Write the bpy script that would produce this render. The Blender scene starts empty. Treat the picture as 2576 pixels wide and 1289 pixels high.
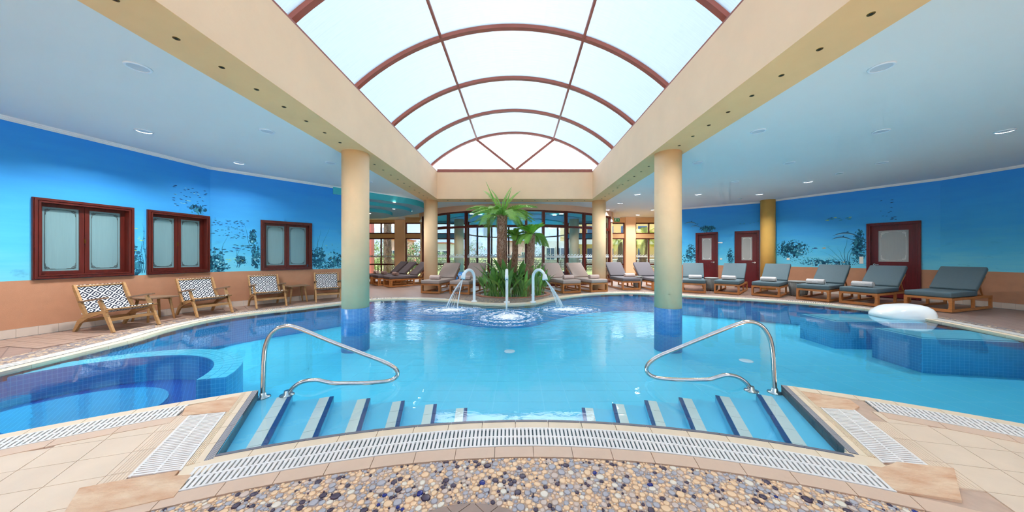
import bpy, bmesh, math, random
from mathutils import Vector, Matrix
from mathutils.geometry import tessellate_polygon

random.seed(7)
SC = bpy.context.scene
COL = SC.collection
PI = math.pi

# ------------------------------------------------------------------ camera, sky, exposure
F, CX, CY, H = 751.0, 1304.0, 644.5, 1.3        # focal length and principal point in pixels, eye height
cam = bpy.data.cameras.new('camera')
cam.sensor_width = 36.0
cam.lens = F / 2576 * 36.0
cam.shift_x = (1288.0 - CX) / 2576
cam.clip_end = 2000
cam_o = bpy.data.objects.new('camera', cam)
COL.objects.link(cam_o)
cam_o.location = (0, 0, H)
cam_o.rotation_euler = (PI / 2, 0, 0)
SC.camera = cam_o

world = bpy.data.worlds.new('sky')
SC.world = world
world.use_nodes = True
wn = world.node_tree
for n in list(wn.nodes):
    wn.nodes.remove(n)
w_out = wn.nodes.new('ShaderNodeOutputWorld')
w_bg = wn.nodes.new('ShaderNodeBackground')
w_sky = wn.nodes.new('ShaderNodeTexSky')
w_sky.sky_type = 'NISHITA'
w_sky.sun_disc = False
w_sky.sun_elevation = math.radians(48)
w_sky.sun_rotation = math.radians(0)
w_sky.air_density = 1.0
w_sky.dust_density = 3.0
w_sky.ozone_density = 1.0
w_bg.inputs['Strength'].default_value = 0.42
wn.links.new(w_sky.outputs[0], w_bg.inputs[0])
wn.links.new(w_bg.outputs[0], w_out.inputs[0])

sun = bpy.data.lights.new('sun', 'SUN')
sun.energy = 7.5
sun.angle = math.radians(3)
sun.color = (1.0, 0.94, 0.86)
sun_o = bpy.data.objects.new('sun', sun)
COL.objects.link(sun_o)
sun_o.location = (-2, -6, 30)
sun_o.rotation_euler = Vector((0.06, 0.22, -0.97)).to_track_quat('-Z', 'Y').to_euler()

SC.view_settings.view_transform = 'Standard'
SC.view_settings.look = 'None'
SC.view_settings.exposure = 0.68
SC.view_settings.gamma = 1.0
SC.view_settings.use_curve_mapping = False
SC.cycles.use_denoising = True
SC.cycles.max_bounces = 7
SC.cycles.use_adaptive_sampling = True
SC.cycles.adaptive_threshold = 0.12
SC.cycles.adaptive_min_samples = 12
SC.cycles.diffuse_bounces = 5
SC.cycles.glossy_bounces = 3
SC.cycles.transmission_bounces = 4
SC.cycles.transparent_max_bounces = 12
SC.cycles.caustics_reflective = False
SC.cycles.caustics_refractive = False
SC.cycles.sample_clamp_indirect = 6.0
SC.cycles.blur_glossy = 1.0

# ------------------------------------------------------------------ helpers
def G(px, py, z=0.0):
    """pixel of the photograph to a point on the level z"""
    d = (H - z) * F / (py - CY)
    return Vector(((px - CX) * d / F, d, z))

def link(o, parent=None):
    COL.objects.link(o)
    if parent is not None:
        o.parent = parent
    return o

def tag(o, label=None, cat=None, group=None, kind=None):
    if label: o['label'] = label
    if cat: o['category'] = cat
    if group: o['group'] = group
    if kind: o['kind'] = kind
    return o

def empty(name, loc=(0, 0, 0), rz=0.0, label=None, cat=None, group=None, kind=None, parent=None):
    o = bpy.data.objects.new(name, None)
    o.empty_display_size = 0.1
    link(o, parent)
    o.location = loc
    o.rotation_euler = (0, 0, rz)
    return tag(o, label, cat, group, kind)

def copy_tree(o, parent=None):
    c = o.copy()
    COL.objects.link(c)
    c.parent = parent
    for ch in list(o.children):
        copy_tree(ch, c)
    return c

class MB:
    """collects shapes into one mesh"""
    def __init__(s):
        s.v, s.f, s.m, s.sm = [], [], [], []
    def add(s, vs, fs, mi=0, smooth=False, mat=None):
        b = len(s.v)
        for p in vs:
            p = Vector(p)
            s.v.append(tuple(mat @ p if mat is not None else p))
        for f in fs:
            s.f.append(tuple(b + i for i in f)); s.m.append(mi); s.sm.append(smooth)
        return s
    def box(s, x0, x1, y0, y1, z0, z1, mi=0, mat=None):
        vs = [(x, y, z) for z in (z0, z1) for y in (y0, y1) for x in (x0, x1)]
        return s.add(vs, [(0, 2, 3, 1), (4, 5, 7, 6), (0, 1, 5, 4), (2, 6, 7, 3), (0, 4, 6, 2), (1, 3, 7, 5)], mi, False, mat)
    def bar(s, a, b, w, t, up=(0, 0, 1), mi=0, w1=None, t1=None):
        """square bar from a to b, w across (side), t along up"""
        a, b, up = Vector(a), Vector(b), Vector(up)
        d = (b - a).normalized()
        sd = d.cross(up)
        if sd.length < 1e-5: sd = d.cross(Vector((1, 0, 0)))
        sd.normalize(); u = sd.cross(d).normalized()
        w1 = w if w1 is None else w1; t1 = t if t1 is None else t1
        vs = []
        for p, ww, tt in ((a, w, t), (b, w1, t1)):
            for q, r in ((-1, -1), (1, -1), (1, 1), (-1, 1)):
                vs.append(p + sd * (q * ww / 2) + u * (r * tt / 2))
        return s.add(vs, [(3, 2, 1, 0), (4, 5, 6, 7), (0, 1, 5, 4), (1, 2, 6, 5), (2, 3, 7, 6), (3, 0, 4, 7)], mi)
    def tube(s, path, r, n=12, mi=0, caps=True, closed=False):
        P = [Vector(p) for p in path]
        R = r if isinstance(r, (list, tuple)) else [r] * len(P)
        b = len(s.v)
        nrm = None
        m = len(P)
        for i, p in enumerate(P):
            if closed: t = (P[(i + 1) % m] - P[i - 1])
            else: t = (P[min(i + 1, m - 1)] - P[max(i - 1, 0)])
            t.normalize()
            if nrm is None:
                nrm = t.orthogonal().normalized()
            else:
                nrm = (nrm - t * nrm.dot(t))
                if nrm.length < 1e-6: nrm = t.orthogonal()
                nrm.normalize()
            bi = t.cross(nrm)
            for k in range(n):
                a = 2 * PI * k / n
                s.v.append(tuple(p + (nrm * math.cos(a) + bi * math.sin(a)) * R[i]))
        for i in range(m if closed else m - 1):
            j = (i + 1) % m
            for k in range(n):
                l = (k + 1) % n
                s.f.append((b + i * n + k, b + i * n + l, b + j * n + l, b + j * n + k)); s.m.append(mi); s.sm.append(True)
        if caps and not closed:
            s.f.append(tuple(b + k for k in reversed(range(n)))); s.m.append(mi); s.sm.append(False)
            s.f.append(tuple(b + (m - 1) * n + k for k in range(n))); s.m.append(mi); s.sm.append(False)
        return s
    def lathe(s, prof, n=32, mi=0, c=(0, 0, 0), caps=True):
        b = len(s.v)
        for r, z in prof:
            for k in range(n):
                a = 2 * PI * k / n
                s.v.append((c[0] + r * math.cos(a), c[1] + r * math.sin(a), c[2] + z))
        for i in range(len(prof) - 1):
            for k in range(n):
                l = (k + 1) % n
                s.f.append((b + i * n + k, b + i * n + l, b + (i + 1) * n + l, b + (i + 1) * n + k)); s.m.append(mi); s.sm.append(True)
        if caps:
            s.f.append(tuple(b + k for k in reversed(range(n)))); s.m.append(mi); s.sm.append(False)
            e = b + (len(prof) - 1) * n
            s.f.append(tuple(e + k for k in range(n))); s.m.append(mi); s.sm.append(False)
        return s
    def prism(s, poly, z0, z1, mi=0, mi_side=None, holes=(), bottom=True, mat=None):
        """level polygon (with holes) pulled from z0 to z1"""
        loops = [list(poly)] + [list(h) for h in holes]
        flat = [p for l in loops for p in l]
        tris = tessellate_polygon([[Vector((p[0], p[1], 0)) for p in l] for l in loops])
        b = len(s.v); n = len(flat)
        for z in (z0, z1):
            for p in flat:
                q = Vector((p[0], p[1], z))
                s.v.append(tuple(mat @ q if mat is not None else q))
        for t in tris:
            a, c, d = (Vector((*flat[i][:2], 0)) for i in t)
            if (c - a).cross(d - a).z < 0: t = (t[0], t[2], t[1])
            s.f.append(tuple(b + n + i for i in t)); s.m.append(mi); s.sm.append(False)
            if bottom:
                s.f.append(tuple(b + i for i in reversed(t))); s.m.append(mi); s.sm.append(False)
        if z1 != z0:
            o = 0
            for li, l in enumerate(loops):
                k = len(l)
                area = sum(l[i][0] * l[(i + 1) % k][1] - l[(i + 1) % k][0] * l[i][1] for i in range(k))
                for i in range(k):
                    j = (i + 1) % k
                    q = (b + o + i, b + o + j, b + n + o + j, b + n + o + i)
                    if (area < 0) != (li > 0): q = q[::-1]
                    s.f.append(q); s.m.append(mi if mi_side is None else mi_side); s.sm.append(False)
                o += k
        return s
    def mesh(s, name, mats):
        me = bpy.data.meshes.new(name)
        me.from_pydata(s.v, [], s.f)
        for m in (mats if isinstance(mats, (list, tuple)) else [mats]):
            me.materials.append(m)
        me.polygons.foreach_set('material_index', s.m)
        me.polygons.foreach_set('use_smooth', s.sm)
        me.update()
        return me
    def build(s, name, mats, parent=None, loc=None, rot=None):
        o = bpy.data.objects.new(name, s.mesh(name, mats))
        link(o, parent)
        if loc is not None: o.location = loc
        if rot is not None: o.rotation_euler = rot
        return o

def put(name, me, parent=None, loc=(0, 0, 0), rot=(0, 0, 0), scale=(1, 1, 1)):
    o = bpy.data.objects.new(name, me)
    link(o, parent)
    o.location = loc; o.rotation_euler = rot; o.scale = scale
    return o

def rbox_mesh(name, sx, sy, sz, bev, mat, seg=3, puff=0.0):
    """cushion or board with rounded edges, base centre at the origin"""
    bm = bmesh.new()
    bmesh.ops.create_cube(bm, size=1)
    for v in bm.verts:
        v.co.x *= sx; v.co.y *= sy; v.co.z = (v.co.z + 0.5) * sz
    bmesh.ops.bevel(bm, geom=bm.edges[:], offset=bev, segments=seg, profile=0.5, affect='EDGES')
    for f in bm.faces: f.smooth = True
    me = bpy.data.meshes.new(name)
    bm.to_mesh(me); bm.free()
    me.materials.append(mat)
    return me

def arc(cx, cy, r, a0, a1, n, ry=None):
    ry = r if ry is None else ry
    return [(cx + r * math.cos(a0 + (a1 - a0) * i / n), cy + ry * math.sin(a0 + (a1 - a0) * i / n)) for i in range(n + 1)]

def catmull(pts, sub=6, closed=False):
    P = [Vector(p) for p in pts]; n = len(P); out = []
    rng = n if closed else n - 1
    for i in range(rng):
        p0 = P[i - 1] if (closed or i > 0) else P[0] * 2 - P[1]
        p1, p2 = P[i], P[(i + 1) % n]
        p3 = P[(i + 2) % n] if (closed or i + 2 < n) else P[-1] * 2 - P[-2]
        for k in range(sub):
            t = k / sub
            out.append(0.5 * (2 * p1 + (p2 - p0) * t + (2 * p0 - 5 * p1 + 4 * p2 - p3) * t * t + (3 * p1 - p0 - 3 * p2 + p3) * t ** 3))
    if not closed: out.append(P[-1])
    return out

def resample(path, step):
    P = [Vector(p) for p in path]
    L = [0.0]
    for a, b in zip(P, P[1:]): L.append(L[-1] + (b - a).length)
    n = max(1, round(L[-1] / step)); out = []
    j = 0
    for i in range(n + 1):
        s = L[-1] * i / n
        while j < len(P) - 2 and L[j + 1] < s: j += 1
        t = 0 if L[j + 1] == L[j] else (s - L[j]) / (L[j + 1] - L[j])
        out.append(P[j].lerp(P[j + 1], min(max(t, 0), 1)))
    return out

def offset_path(path, d):
    """move an open path sideways by d (left of its direction is positive)"""
    P = [Vector((p[0], p[1])) for p in path]; out = []
    for i, p in enumerate(P):
        t = (P[min(i + 1, len(P) - 1)] - P[max(i - 1, 0)]).normalized()
        out.append(p + Vector((-t.y, t.x)) * d)
    return out

def clip_poly(poly, a, b):
    """keep the part of a convex polygon left of the line a to b"""
    out = []
    def side(p): return (b[0] - a[0]) * (p[1] - a[1]) - (b[1] - a[1]) * (p[0] - a[0])
    for i, p in enumerate(poly):
        q = poly[(i + 1) % len(poly)]
        sp, sq = side(p), side(q)
        if sp >= 0: out.append(p)
        if (sp >= 0) != (sq >= 0):
            t = sp / (sp - sq)
            out.append((p[0] + (q[0] - p[0]) * t, p[1] + (q[1] - p[1]) * t))
    return out

def inside(pt, poly):
    x, y = pt[0], pt[1]; c = False; n = len(poly)
    for i in range(n):
        x0, y0 = poly[i][0], poly[i][1]; x1, y1 = poly[i - 1][0], poly[i - 1][1]
        if (y0 > y) != (y1 > y) and x < (x1 - x0) * (y - y0) / (y1 - y0) + x0: c = not c
    return c

# ------------------------------------------------------------------ materials
def lin(c):
    return tuple(((x / 255) / 12.92 if x / 255 <= 0.04045 else ((x / 255 + 0.055) / 1.055) ** 2.4) for x in c)

def newmat(name):
    m = bpy.data.materials.new(name)
    m.use_nodes = True
    nt = m.node_tree
    b = nt.nodes.get('Principled BSDF')
    return m, nt, b

def N(nt, kind, **kw):
    n = nt.nodes.new(kind)
    for k, v in kw.items():
        if hasattr(n, k): setattr(n, k, v)
        else: n.inputs[k].default_value = v
    return n

def mth(nt, op, a, b=None, c=None):
    n = nt.nodes.new('ShaderNodeMath'); n.operation = op
    for i, x in enumerate((a, b, c)):
        if x is None: continue
        if isinstance(x, (int, float)): n.inputs[i].default_value = x
        else: nt.links.new(x, n.inputs[i])
    return n.outputs[0]

def mixc(nt, fac, a, b, blend='MIX'):
    n = nt.nodes.new('ShaderNodeMix'); n.data_type = 'RGBA'; n.blend_type = blend
    for sock, x in ((n.inputs[0], fac), (n.inputs[6], a), (n.inputs[7], b)):
        if isinstance(x, (int, float)): sock.default_value = x
        elif isinstance(x, (tuple, list)): sock.default_value = (*x[:3], 1)
        else: nt.links.new(x, sock)
    return n.outputs[2]

def ramp(nt, fac, stops):
    n = nt.nodes.new('ShaderNodeValToRGB')
    e = n.color_ramp.elements
    while len(e) < len(stops): e.new(0.5)
    for el, (p, c) in zip(e, stops):
        el.position = p; el.color = (*c[:3], 1)
    nt.links.new(fac, n.inputs[0])
    return n.outputs[0]

def coord(nt, which='Object', scale=(1, 1, 1), rot=(0, 0, 0)):
    t = nt.nodes.new('ShaderNodeTexCoord')
    m = nt.nodes.new('ShaderNodeMapping')
    m.inputs['Scale'].default_value = scale
    m.inputs['Rotation'].default_value = rot
    nt.links.new(t.outputs[which], m.inputs[0])
    return m.outputs[0]

def noise(nt, vec, scale, detail=3, rough=0.55):
    n = N(nt, 'ShaderNodeTexNoise', Scale=scale, Detail=detail, Roughness=rough)
    if vec is not None: nt.links.new(vec, n.inputs['Vector'])
    return n.outputs[0]

def bump(nt, b, height, strength, dist=0.01):
    n = nt.nodes.new('ShaderNodeBump')
    n.inputs['Strength'].default_value = strength
    n.inputs['Distance'].default_value = dist
    nt.links.new(height, n.inputs['Height'])
    nt.links.new(n.outputs[0], b.inputs['Normal'])

def plain(name, rgb, rough=0.6, metal=0.0, var=0.0, vscale=8.0, bmp=0.0, bscale=60.0, stretch=(1, 1, 1), spec=0.5, rgb2=None):
    m, nt, b = newmat(name)
    b.inputs['Roughness'].default_value = rough
    b.inputs['Metallic'].default_value = metal
    b.inputs['Specular IOR Level'].default_value = spec
    c = lin(rgb)
    b.inputs['Base Color'].default_value = (*c, 1)
    if var or rgb2:
        vec = coord(nt, 'Object', stretch)
        f = noise(nt, vec, vscale, 4)
        c2 = lin(rgb2) if rgb2 else tuple(x * (1 - var) for x in c)
        f = mth(nt, 'MULTIPLY_ADD', f, 2.2, -0.6); f = mth(nt, 'MINIMUM', mth(nt, 'MAXIMUM', f, 0.0), 1.0)
        nt.links.new(mixc(nt, f, c, c2), b.inputs['Base Color'])
    if bmp:
        vec = coord(nt, 'Object', stretch)
        bump(nt, b, noise(nt, vec, bscale, 3), bmp)
    return m

def grid_fac(nt, vec, sx, sy, line):
    """1 on the joint lines of a square grid in the xy plane"""
    sp = nt.nodes.new('ShaderNodeSeparateXYZ'); nt.links.new(vec, sp.inputs[0])
    out = None
    for s, o in ((sx, sp.outputs[0]), (sy, sp.outputs[1])):
        f = mth(nt, 'FRACT', mth(nt, 'DIVIDE', o, s))
        g = mth(nt, 'LESS_THAN', f, line / s)
        out = g if out is None else mth(nt, 'MAXIMUM', out, g)
    return out

M = {}
M['soffit'] = plain('soffit_bounce_tint', (246, 198, 142), 0.85, var=0.08, vscale=1.6, bmp=0.2, bscale=9)  # beam plaster deepened to ochre to imitate warm bounced light
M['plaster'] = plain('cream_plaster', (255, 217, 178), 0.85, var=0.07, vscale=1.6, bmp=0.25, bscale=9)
M['column'] = plain('column_plaster', (252, 216, 170), 0.8, var=0.10, vscale=2.2, bmp=0.2, bscale=14)
M['ochre'] = plain('ochre_plaster', (226, 178, 92), 0.85, var=0.08, vscale=3, bmp=0.2, bscale=14)
M['ceiling'] = plain('ceiling_paint', (224, 228, 228), 0.9, var=0.03, vscale=1.0)
M['beige_wall'] = plain('beige_wall', (226, 190, 146), 0.85, var=0.06, vscale=2, bmp=0.15, bscale=30)
M['header'] = plain('header_paint', (226, 186, 158), 0.85, var=0.05, vscale=2)
M['dado'] = plain('dado_brown', (196, 142, 110), 0.85, var=0.10, vscale=6, bmp=0.3, bscale=120)
M['cornice'] = plain('cornice_white', (236, 238, 240), 0.7)
M['skirt'] = plain('skirting_tile', (216, 200, 186), 0.4, var=0.06, vscale=12)
M['teal'] = plain('teal_paint', (74, 192, 206), 0.8, var=0.08, vscale=2)
M['teal_pale'] = plain('teal_pale_paint', (126, 176, 198), 0.8, var=0.12, vscale=1.5, stretch=(1, 4, 1))
M['wood_frame'] = plain('mahogany', (104, 36, 28), 0.35, var=0.45, vscale=5, stretch=(6, 6, 0.6), bmp=0.08, bscale=40)
M['door_wood'] = plain('red_mahogany', (112, 24, 32), 0.35, var=0.4, vscale=5, stretch=(6, 6, 0.6), bmp=0.08, bscale=40)
M['sky_frame'] = plain('skylight_frame', (170, 96, 80), 0.5, var=0.15, vscale=4)
M['teak'] = plain('teak', (196, 124, 66), 0.45, var=0.35, vscale=6, stretch=(1, 1, 5), bmp=0.1, bscale=40)
M['oak'] = plain('oak', (198, 150, 98), 0.5, var=0.35, vscale=7, stretch=(1, 1, 5), bmp=0.1, bscale=40)
M['oak_grey'] = plain('oak_weathered', (150, 118, 92), 0.6, var=0.35, vscale=9, stretch=(5, 1, 1), bmp=0.2, bscale=40)
M['steel'] = plain('stainless_steel', (214, 206, 200), 0.16, metal=1.0, var=0.18, vscale=18, bmp=0.05, bscale=50)
M['brass'] = plain('spot_brass', (120, 88, 38), 0.35, metal=0.9)
M['dark'] = plain('dark_void', (24, 20, 16), 0.8)
M['coping'] = plain('coping_tile', (240, 216, 184), 0.45, var=0.08, vscale=7, bmp=0.05, bscale=80)
M['rib_dark'] = plain('ribbed_grey_edge', (118, 116, 126), 0.4, var=0.2, vscale=20)
M['band_tile'] = plain('tan_band_tile', (224, 190, 162), 0.5, var=0.10, vscale=6, stretch=(1, 1, 1), bmp=0.08, bscale=60)
M['deck_tile'] = plain('deck_tile', (232, 206, 178), 0.5, var=0.10, vscale=4, bmp=0.06, bscale=60)
M['grout'] = plain('grout', (206, 176, 154), 0.9, var=0.2, vscale=14)
M['grate'] = plain('grating_plastic', (240, 232, 224), 0.4, var=0.05, vscale=9)
M['channel'] = plain('overflow_channel', (70, 96, 100), 0.5, var=0.4, vscale=6)
M['travertine'] = plain('travertine', (236, 206, 172), 0.75, vscale=5, rgb2=(206, 150, 112), bmp=0.9, bscale=22, stretch=(1, 2.2, 1))
M['tan_tile'] = plain('brown_floor_tile', (166, 138, 122), 0.45, var=0.18, vscale=6, bmp=0.06, bscale=60)
M['annex_floor'] = plain('annex_floor', (150, 132, 128), 0.35, var=0.25, vscale=3, bmp=0.05, bscale=30)
M['pool_cyan'] = plain('pool_paint', (112, 206, 236), 0.5, var=0.08, vscale=2.5)
M['pool_tile'] = plain('pool_floor_tile', (88, 210, 240), 0.4, var=0.05, vscale=1.5)
M['pool_grout'] = plain('pool_grout', (160, 226, 242), 0.6)
M['navy_tile'] = plain('navy_nosing_tile', (22, 66, 128), 0.3, var=0.15, vscale=20)
M['white_tile'] = plain('white_nosing_tile', (232, 226, 216), 0.35, var=0.05, vscale=10)
M['white_pvc'] = plain('white_plastic', (244, 248, 250), 0.3)
M['white_gloss'] = plain('white_enamel', (250, 252, 252), 0.2)
M['taupe'] = plain('taupe_cushion', (178, 160, 152), 0.85, var=0.06, vscale=30, bmp=0.15, bscale=300)
M['slate'] = plain('slate_cushion', (86, 104, 112), 0.85, var=0.06, vscale=30, bmp=0.15, bscale=300)
M['grey_cush'] = plain('grey_cushion', (104, 100, 106), 0.85, var=0.06, vscale=30, bmp=0.15, bscale=300)
M['plum'] = plain('dark_brown_cushion', (92, 80, 84), 0.85, var=0.06, vscale=30, bmp=0.15, bscale=300)
M['towel'] = plain('pink_grey_towel', (214, 190, 182), 0.95, var=0.10, vscale=40, bmp=0.5, bscale=180)
M['towel_grey'] = plain('grey_towel', (196, 192, 192), 0.95, var=0.10, vscale=40, bmp=0.5, bscale=180)
M['towel_brown'] = plain('brown_towel', (140, 112, 106), 0.95, var=0.10, vscale=40, bmp=0.5, bscale=180)
M['stitch'] = plain('white_stitch', (246, 246, 246), 0.9)
M['soil'] = plain('dark_soil', (62, 50, 44), 0.95, var=0.4, vscale=20)
M['terracotta'] = plain('terracotta_rim', (182, 124, 98), 0.7, var=0.2, vscale=12)
M['white_stone'] = plain('white_gravel', (238, 234, 232), 0.7, var=0.15, vscale=30)
M['pipe_grey'] = plain('grey_green_pipe', (168, 178, 160), 0.5)
M['leaf'] = plain('strelitzia_leaf', (80, 130, 80), 0.4, vscale=2.5, rgb2=(140, 188, 96), spec=0.4)
M['leaf2'] = plain('strelitzia_leaf_light', (158, 206, 98), 0.4, vscale=4, rgb2=(112, 168, 82), spec=0.4)
M['frond'] = plain('palm_frond', (110, 172, 76), 0.45, vscale=2.0, rgb2=(168, 212, 96), spec=0.3)
M['frond_lt'] = plain('young_frond', (170, 226, 76), 0.45, vscale=3.0, rgb2=(120, 186, 64), spec=0.3)
M['trunk'] = plain('palm_trunk', (186, 138, 112), 0.9, vscale=16, rgb2=(118, 76, 58), bmp=0.6, bscale=40)
M['trunk_scale'] = plain('palm_trunk_scales', (228, 190, 166), 0.9, vscale=9, rgb2=(170, 118, 92))
M['switch'] = plain('switch_plate', (232, 230, 220), 0.4)
M['chrome'] = plain('chrome_handle', (220, 220, 224), 0.15, metal=1.0)
M['sign_green'] = plain('sign_green', (24, 170, 96), 0.5)
M['sign_white'] = plain('sign_white', (246, 250, 248), 0.5)
M['etch'] = plain('etched_line', (92, 110, 112), 0.7)
M['etch_pale'] = plain('etched_line_pale', (226, 230, 226), 0.7)
M['wicker'] = plain('wicker_grey', (150, 152, 150), 0.8, var=0.35, vscale=50, stretch=(1, 1, 3), bmp=0.5, bscale=70)
M['rattan_white'] = plain('wicker_pale', (216, 206, 192), 0.8, var=0.25, vscale=50, bmp=0.5, bscale=70)

def emis(name, rgb, strength):
    m, nt, b = newmat(name)
    b.inputs['Base Color'].default_value = (*lin(rgb), 1)
    b.inputs['Emission Color'].default_value = (*lin(rgb), 1)
    b.inputs['Emission Strength'].default_value = strength
    return m
M['lamp_on'] = emis('downlight_lit', (255, 244, 224), 6.0)
M['lamp_off'] = plain('downlight_off', (200, 206, 214), 0.5)
M['lamp_ring'] = plain('downlight_ring', (222, 230, 238), 0.6)
M['lamp_green'] = plain('downlight_green', (60, 140, 120), 0.5)

def frosted(name, rgb):
    m, nt, b = newmat(name)
    vec = coord(nt, 'Object', (30, 30, 1))
    f = noise(nt, vec, 3, 2)
    nt.links.new(mixc(nt, mth(nt, 'MULTIPLY', f, 0.35), lin(rgb), tuple(x * 0.6 for x in lin(rgb))), b.inputs['Base Color'])
    b.inputs['Roughness'].default_value = 0.22
    return m
M['frost_teal'] = frosted('frosted_glass_teal', (132, 168, 174))
M['frost_grey'] = frosted('frosted_glass_grey', (172, 176, 176))

def mosaic(name, rgb, rgbj, s, cyl=False, line=0.08):
    """small square mosaic: columns wrap it around their axis"""
    m, nt, b = newmat(name)
    t = nt.nodes.new('ShaderNodeTexCoord')
    sp = nt.nodes.new('ShaderNodeSeparateXYZ'); nt.links.new(t.outputs['Object'], sp.inputs[0])
    if cyl:
        u = mth(nt, 'MULTIPLY', mth(nt, 'ARCTAN2', sp.outputs[1], sp.outputs[0]), 0.256)
    else:
        u = mth(nt, 'ADD', sp.outputs[0], sp.outputs[1])
    fu = mth(nt, 'FRACT', mth(nt, 'DIVIDE', u, s)); fv = mth(nt, 'FRACT', mth(nt, 'DIVIDE', sp.outputs[2], s))
    j = mth(nt, 'MAXIMUM', mth(nt, 'LESS_THAN', fu, line), mth(nt, 'LESS_THAN', fv, line))
    f = noise(nt, t.outputs['Object'], 9, 2)
    base = mixc(nt, f, tuple(x * 0.75 for x in lin(rgb)), lin(rgb))
    nt.links.new(mixc(nt, j, base, lin(rgbj)), b.inputs['Base Color'])
    b.inputs['Roughness'].default_value = 0.3
    return m
M['mosaic_col'] = mosaic('blue_mosaic_column', (44, 128, 206), (120, 190, 224), 0.026, True, 0.13)
M['mosaic_deep'] = mosaic('deep_blue_mosaic', (22, 88, 182), (60, 130, 206), 0.05, False, 0.08)
M['rib_light'] = plain('ribbed_edge_ridge', (186, 178, 176), 0.4)
M['mosaic_wall'] = mosaic('blue_mosaic_wall', (48, 160, 220), (96, 190, 230), 0.05, False, 0.08)

# pool floor beyond the single tiles: same joints drawn by the material
m, nt, b = newmat('pool_floor_far')
vec = coord(nt, 'Object')
g = grid_fac(nt, vec, 0.33, 0.33, 0.010)
nt.links.new(mixc(nt, g, lin((88, 210, 240)), lin((130, 220, 242))), b.inputs['Base Color'])
M['pool_far'] = m

# floor tiles drawn by the material where they are too far away to build
def tiled(name, rgb, rgbj, s, rot=0.0, line=0.012, rough=0.4):
    m, nt, b = newmat(name)
    vec = coord(nt, 'Object', (1, 1, 1), (0, 0, rot))
    g = grid_fac(nt, vec, s, s, line)
    f = noise(nt, vec, 2.5, 4)
    base = mixc(nt, f, tuple(x * 0.72 for x in lin(rgb)), lin(rgb))
    nt.links.new(mixc(nt, g, base, lin(rgbj)), b.inputs['Base Color'])
    b.inputs['Roughness'].default_value = rough
    return m
M['floor'] = tiled('floor_tiles_far', (158, 132, 120), (116, 96, 90), 0.2, 0.6)

# pebble mosaic for strips too far away to build stone by stone
m, nt, b = newmat('pebble_strip')
vec = coord(nt, 'Object')
v = N(nt, 'ShaderNodeTexVoronoi', Scale=26.0); nt.links.new(vec, v.inputs['Vector'])
v2 = N(nt, 'ShaderNodeTexVoronoi', Scale=26.0); v2.feature = 'DISTANCE_TO_EDGE'; nt.links.new(vec, v2.inputs['Vector'])
sp = nt.nodes.new('ShaderNodeSeparateColor'); nt.links.new(v.outputs['Color'], sp.inputs[0])
c = ramp(nt, sp.outputs[0], [(0.0, lin((60, 54, 66))), (0.12, lin((120, 118, 128))), (0.5, lin((150, 140, 138))), (0.7, lin((196, 166, 134))), (1.0, lin((214, 188, 158)))])
nt.links.new(mixc(nt, mth(nt, 'LESS_THAN', v2.outputs['Distance'], 0.07), c, lin((120, 100, 90))), b.inputs['Base Color'])
b.inputs['Roughness'].default_value = 0.5
bump(nt, b, v2.outputs['Distance'], 0.4, 0.02)
M['pebble_strip'] = m

# pebbles
M['peb'] = [plain('pebble_tan', (255, 212, 166), 0.4, var=0.18, vscale=40), plain('pebble_grey', (188, 182, 186), 0.4, var=0.2, vscale=40),
            plain('pebble_cream', (244, 228, 206), 0.4, var=0.15, vscale=40), plain('pebble_plum', (80, 64, 82), 0.25, var=0.2, vscale=40),
            plain('pebble_cobalt', (24, 40, 128), 0.2, var=0.2, vscale=40), plain('pebble_taupe', (224, 198, 180), 0.4, var=0.2, vscale=40)]
PEB_W = [0.40, 0.25, 0.07, 0.09, 0.008, 0.18]

# mural: painted sea, lighter towards the sea bed, broad brush strokes
m, nt, b = newmat('painted_sea_mural')
t = nt.nodes.new('ShaderNodeTexCoord')
sp = nt.nodes.new('ShaderNodeSeparateXYZ'); nt.links.new(t.outputs['Object'], sp.inputs[0])
mp = nt.nodes.new('ShaderNodeMapping'); mp.inputs['Scale'].default_value = (0.7, 0.7, 4.5); nt.links.new(t.outputs['Object'], mp.inputs[0])
f1 = noise(nt, mp.outputs[0], 1.3, 5, 0.6)
mp2 = nt.nodes.new('ShaderNodeMapping'); mp2.inputs['Scale'].default_value = (1.2, 1.2, 2.2); nt.links.new(t.outputs['Object'], mp2.inputs[0])
f2 = noise(nt, mp2.outputs[0], 2.4, 6, 0.65)
z = mth(nt, 'MULTIPLY_ADD', sp.outputs[2], 0.385, -0.35)
z = mth(nt, 'ADD', z, mth(nt, 'MULTIPLY_ADD', f1, 0.45, -0.22))
c = ramp(nt, z, [(0.0, lin((112, 208, 236))), (0.22, lin((82, 192, 238))), (0.5, lin((62, 172, 240))), (1.0, lin((46, 148, 236)))])
dk = mth(nt, 'MULTIPLY', mth(nt, 'MAXIMUM', mth(nt, 'MULTIPLY_ADD', f2, 3.0, -1.75), 0.0), mth(nt, 'MAXIMUM', mth(nt, 'MULTIPLY_ADD', z, -2.2, 1.1), 0.0))
nt.links.new(mixc(nt, mth(nt, 'MINIMUM', dk, 0.6), c, lin((20, 92, 160))), b.inputs['Base Color'])
b.inputs['Roughness'].default_value = 0.75
M['mural'] = m
M['paint_dark'] = plain('mural_dark_plant', (26, 82, 120), 0.8, vscale=9, rgb2=(36, 120, 150))
M['paint_teal'] = plain('mural_teal_plant', (40, 130, 160), 0.8, vscale=9, rgb2=(66, 160, 184))
M['paint_navy'] = plain('mural_fish_navy', (28, 70, 128), 0.8)
M['paint_lime'] = plain('mural_fish_lime', (170, 216, 130), 0.8)
M['paint_white'] = plain('mural_highlight', (132, 204, 218), 0.8)
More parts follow.
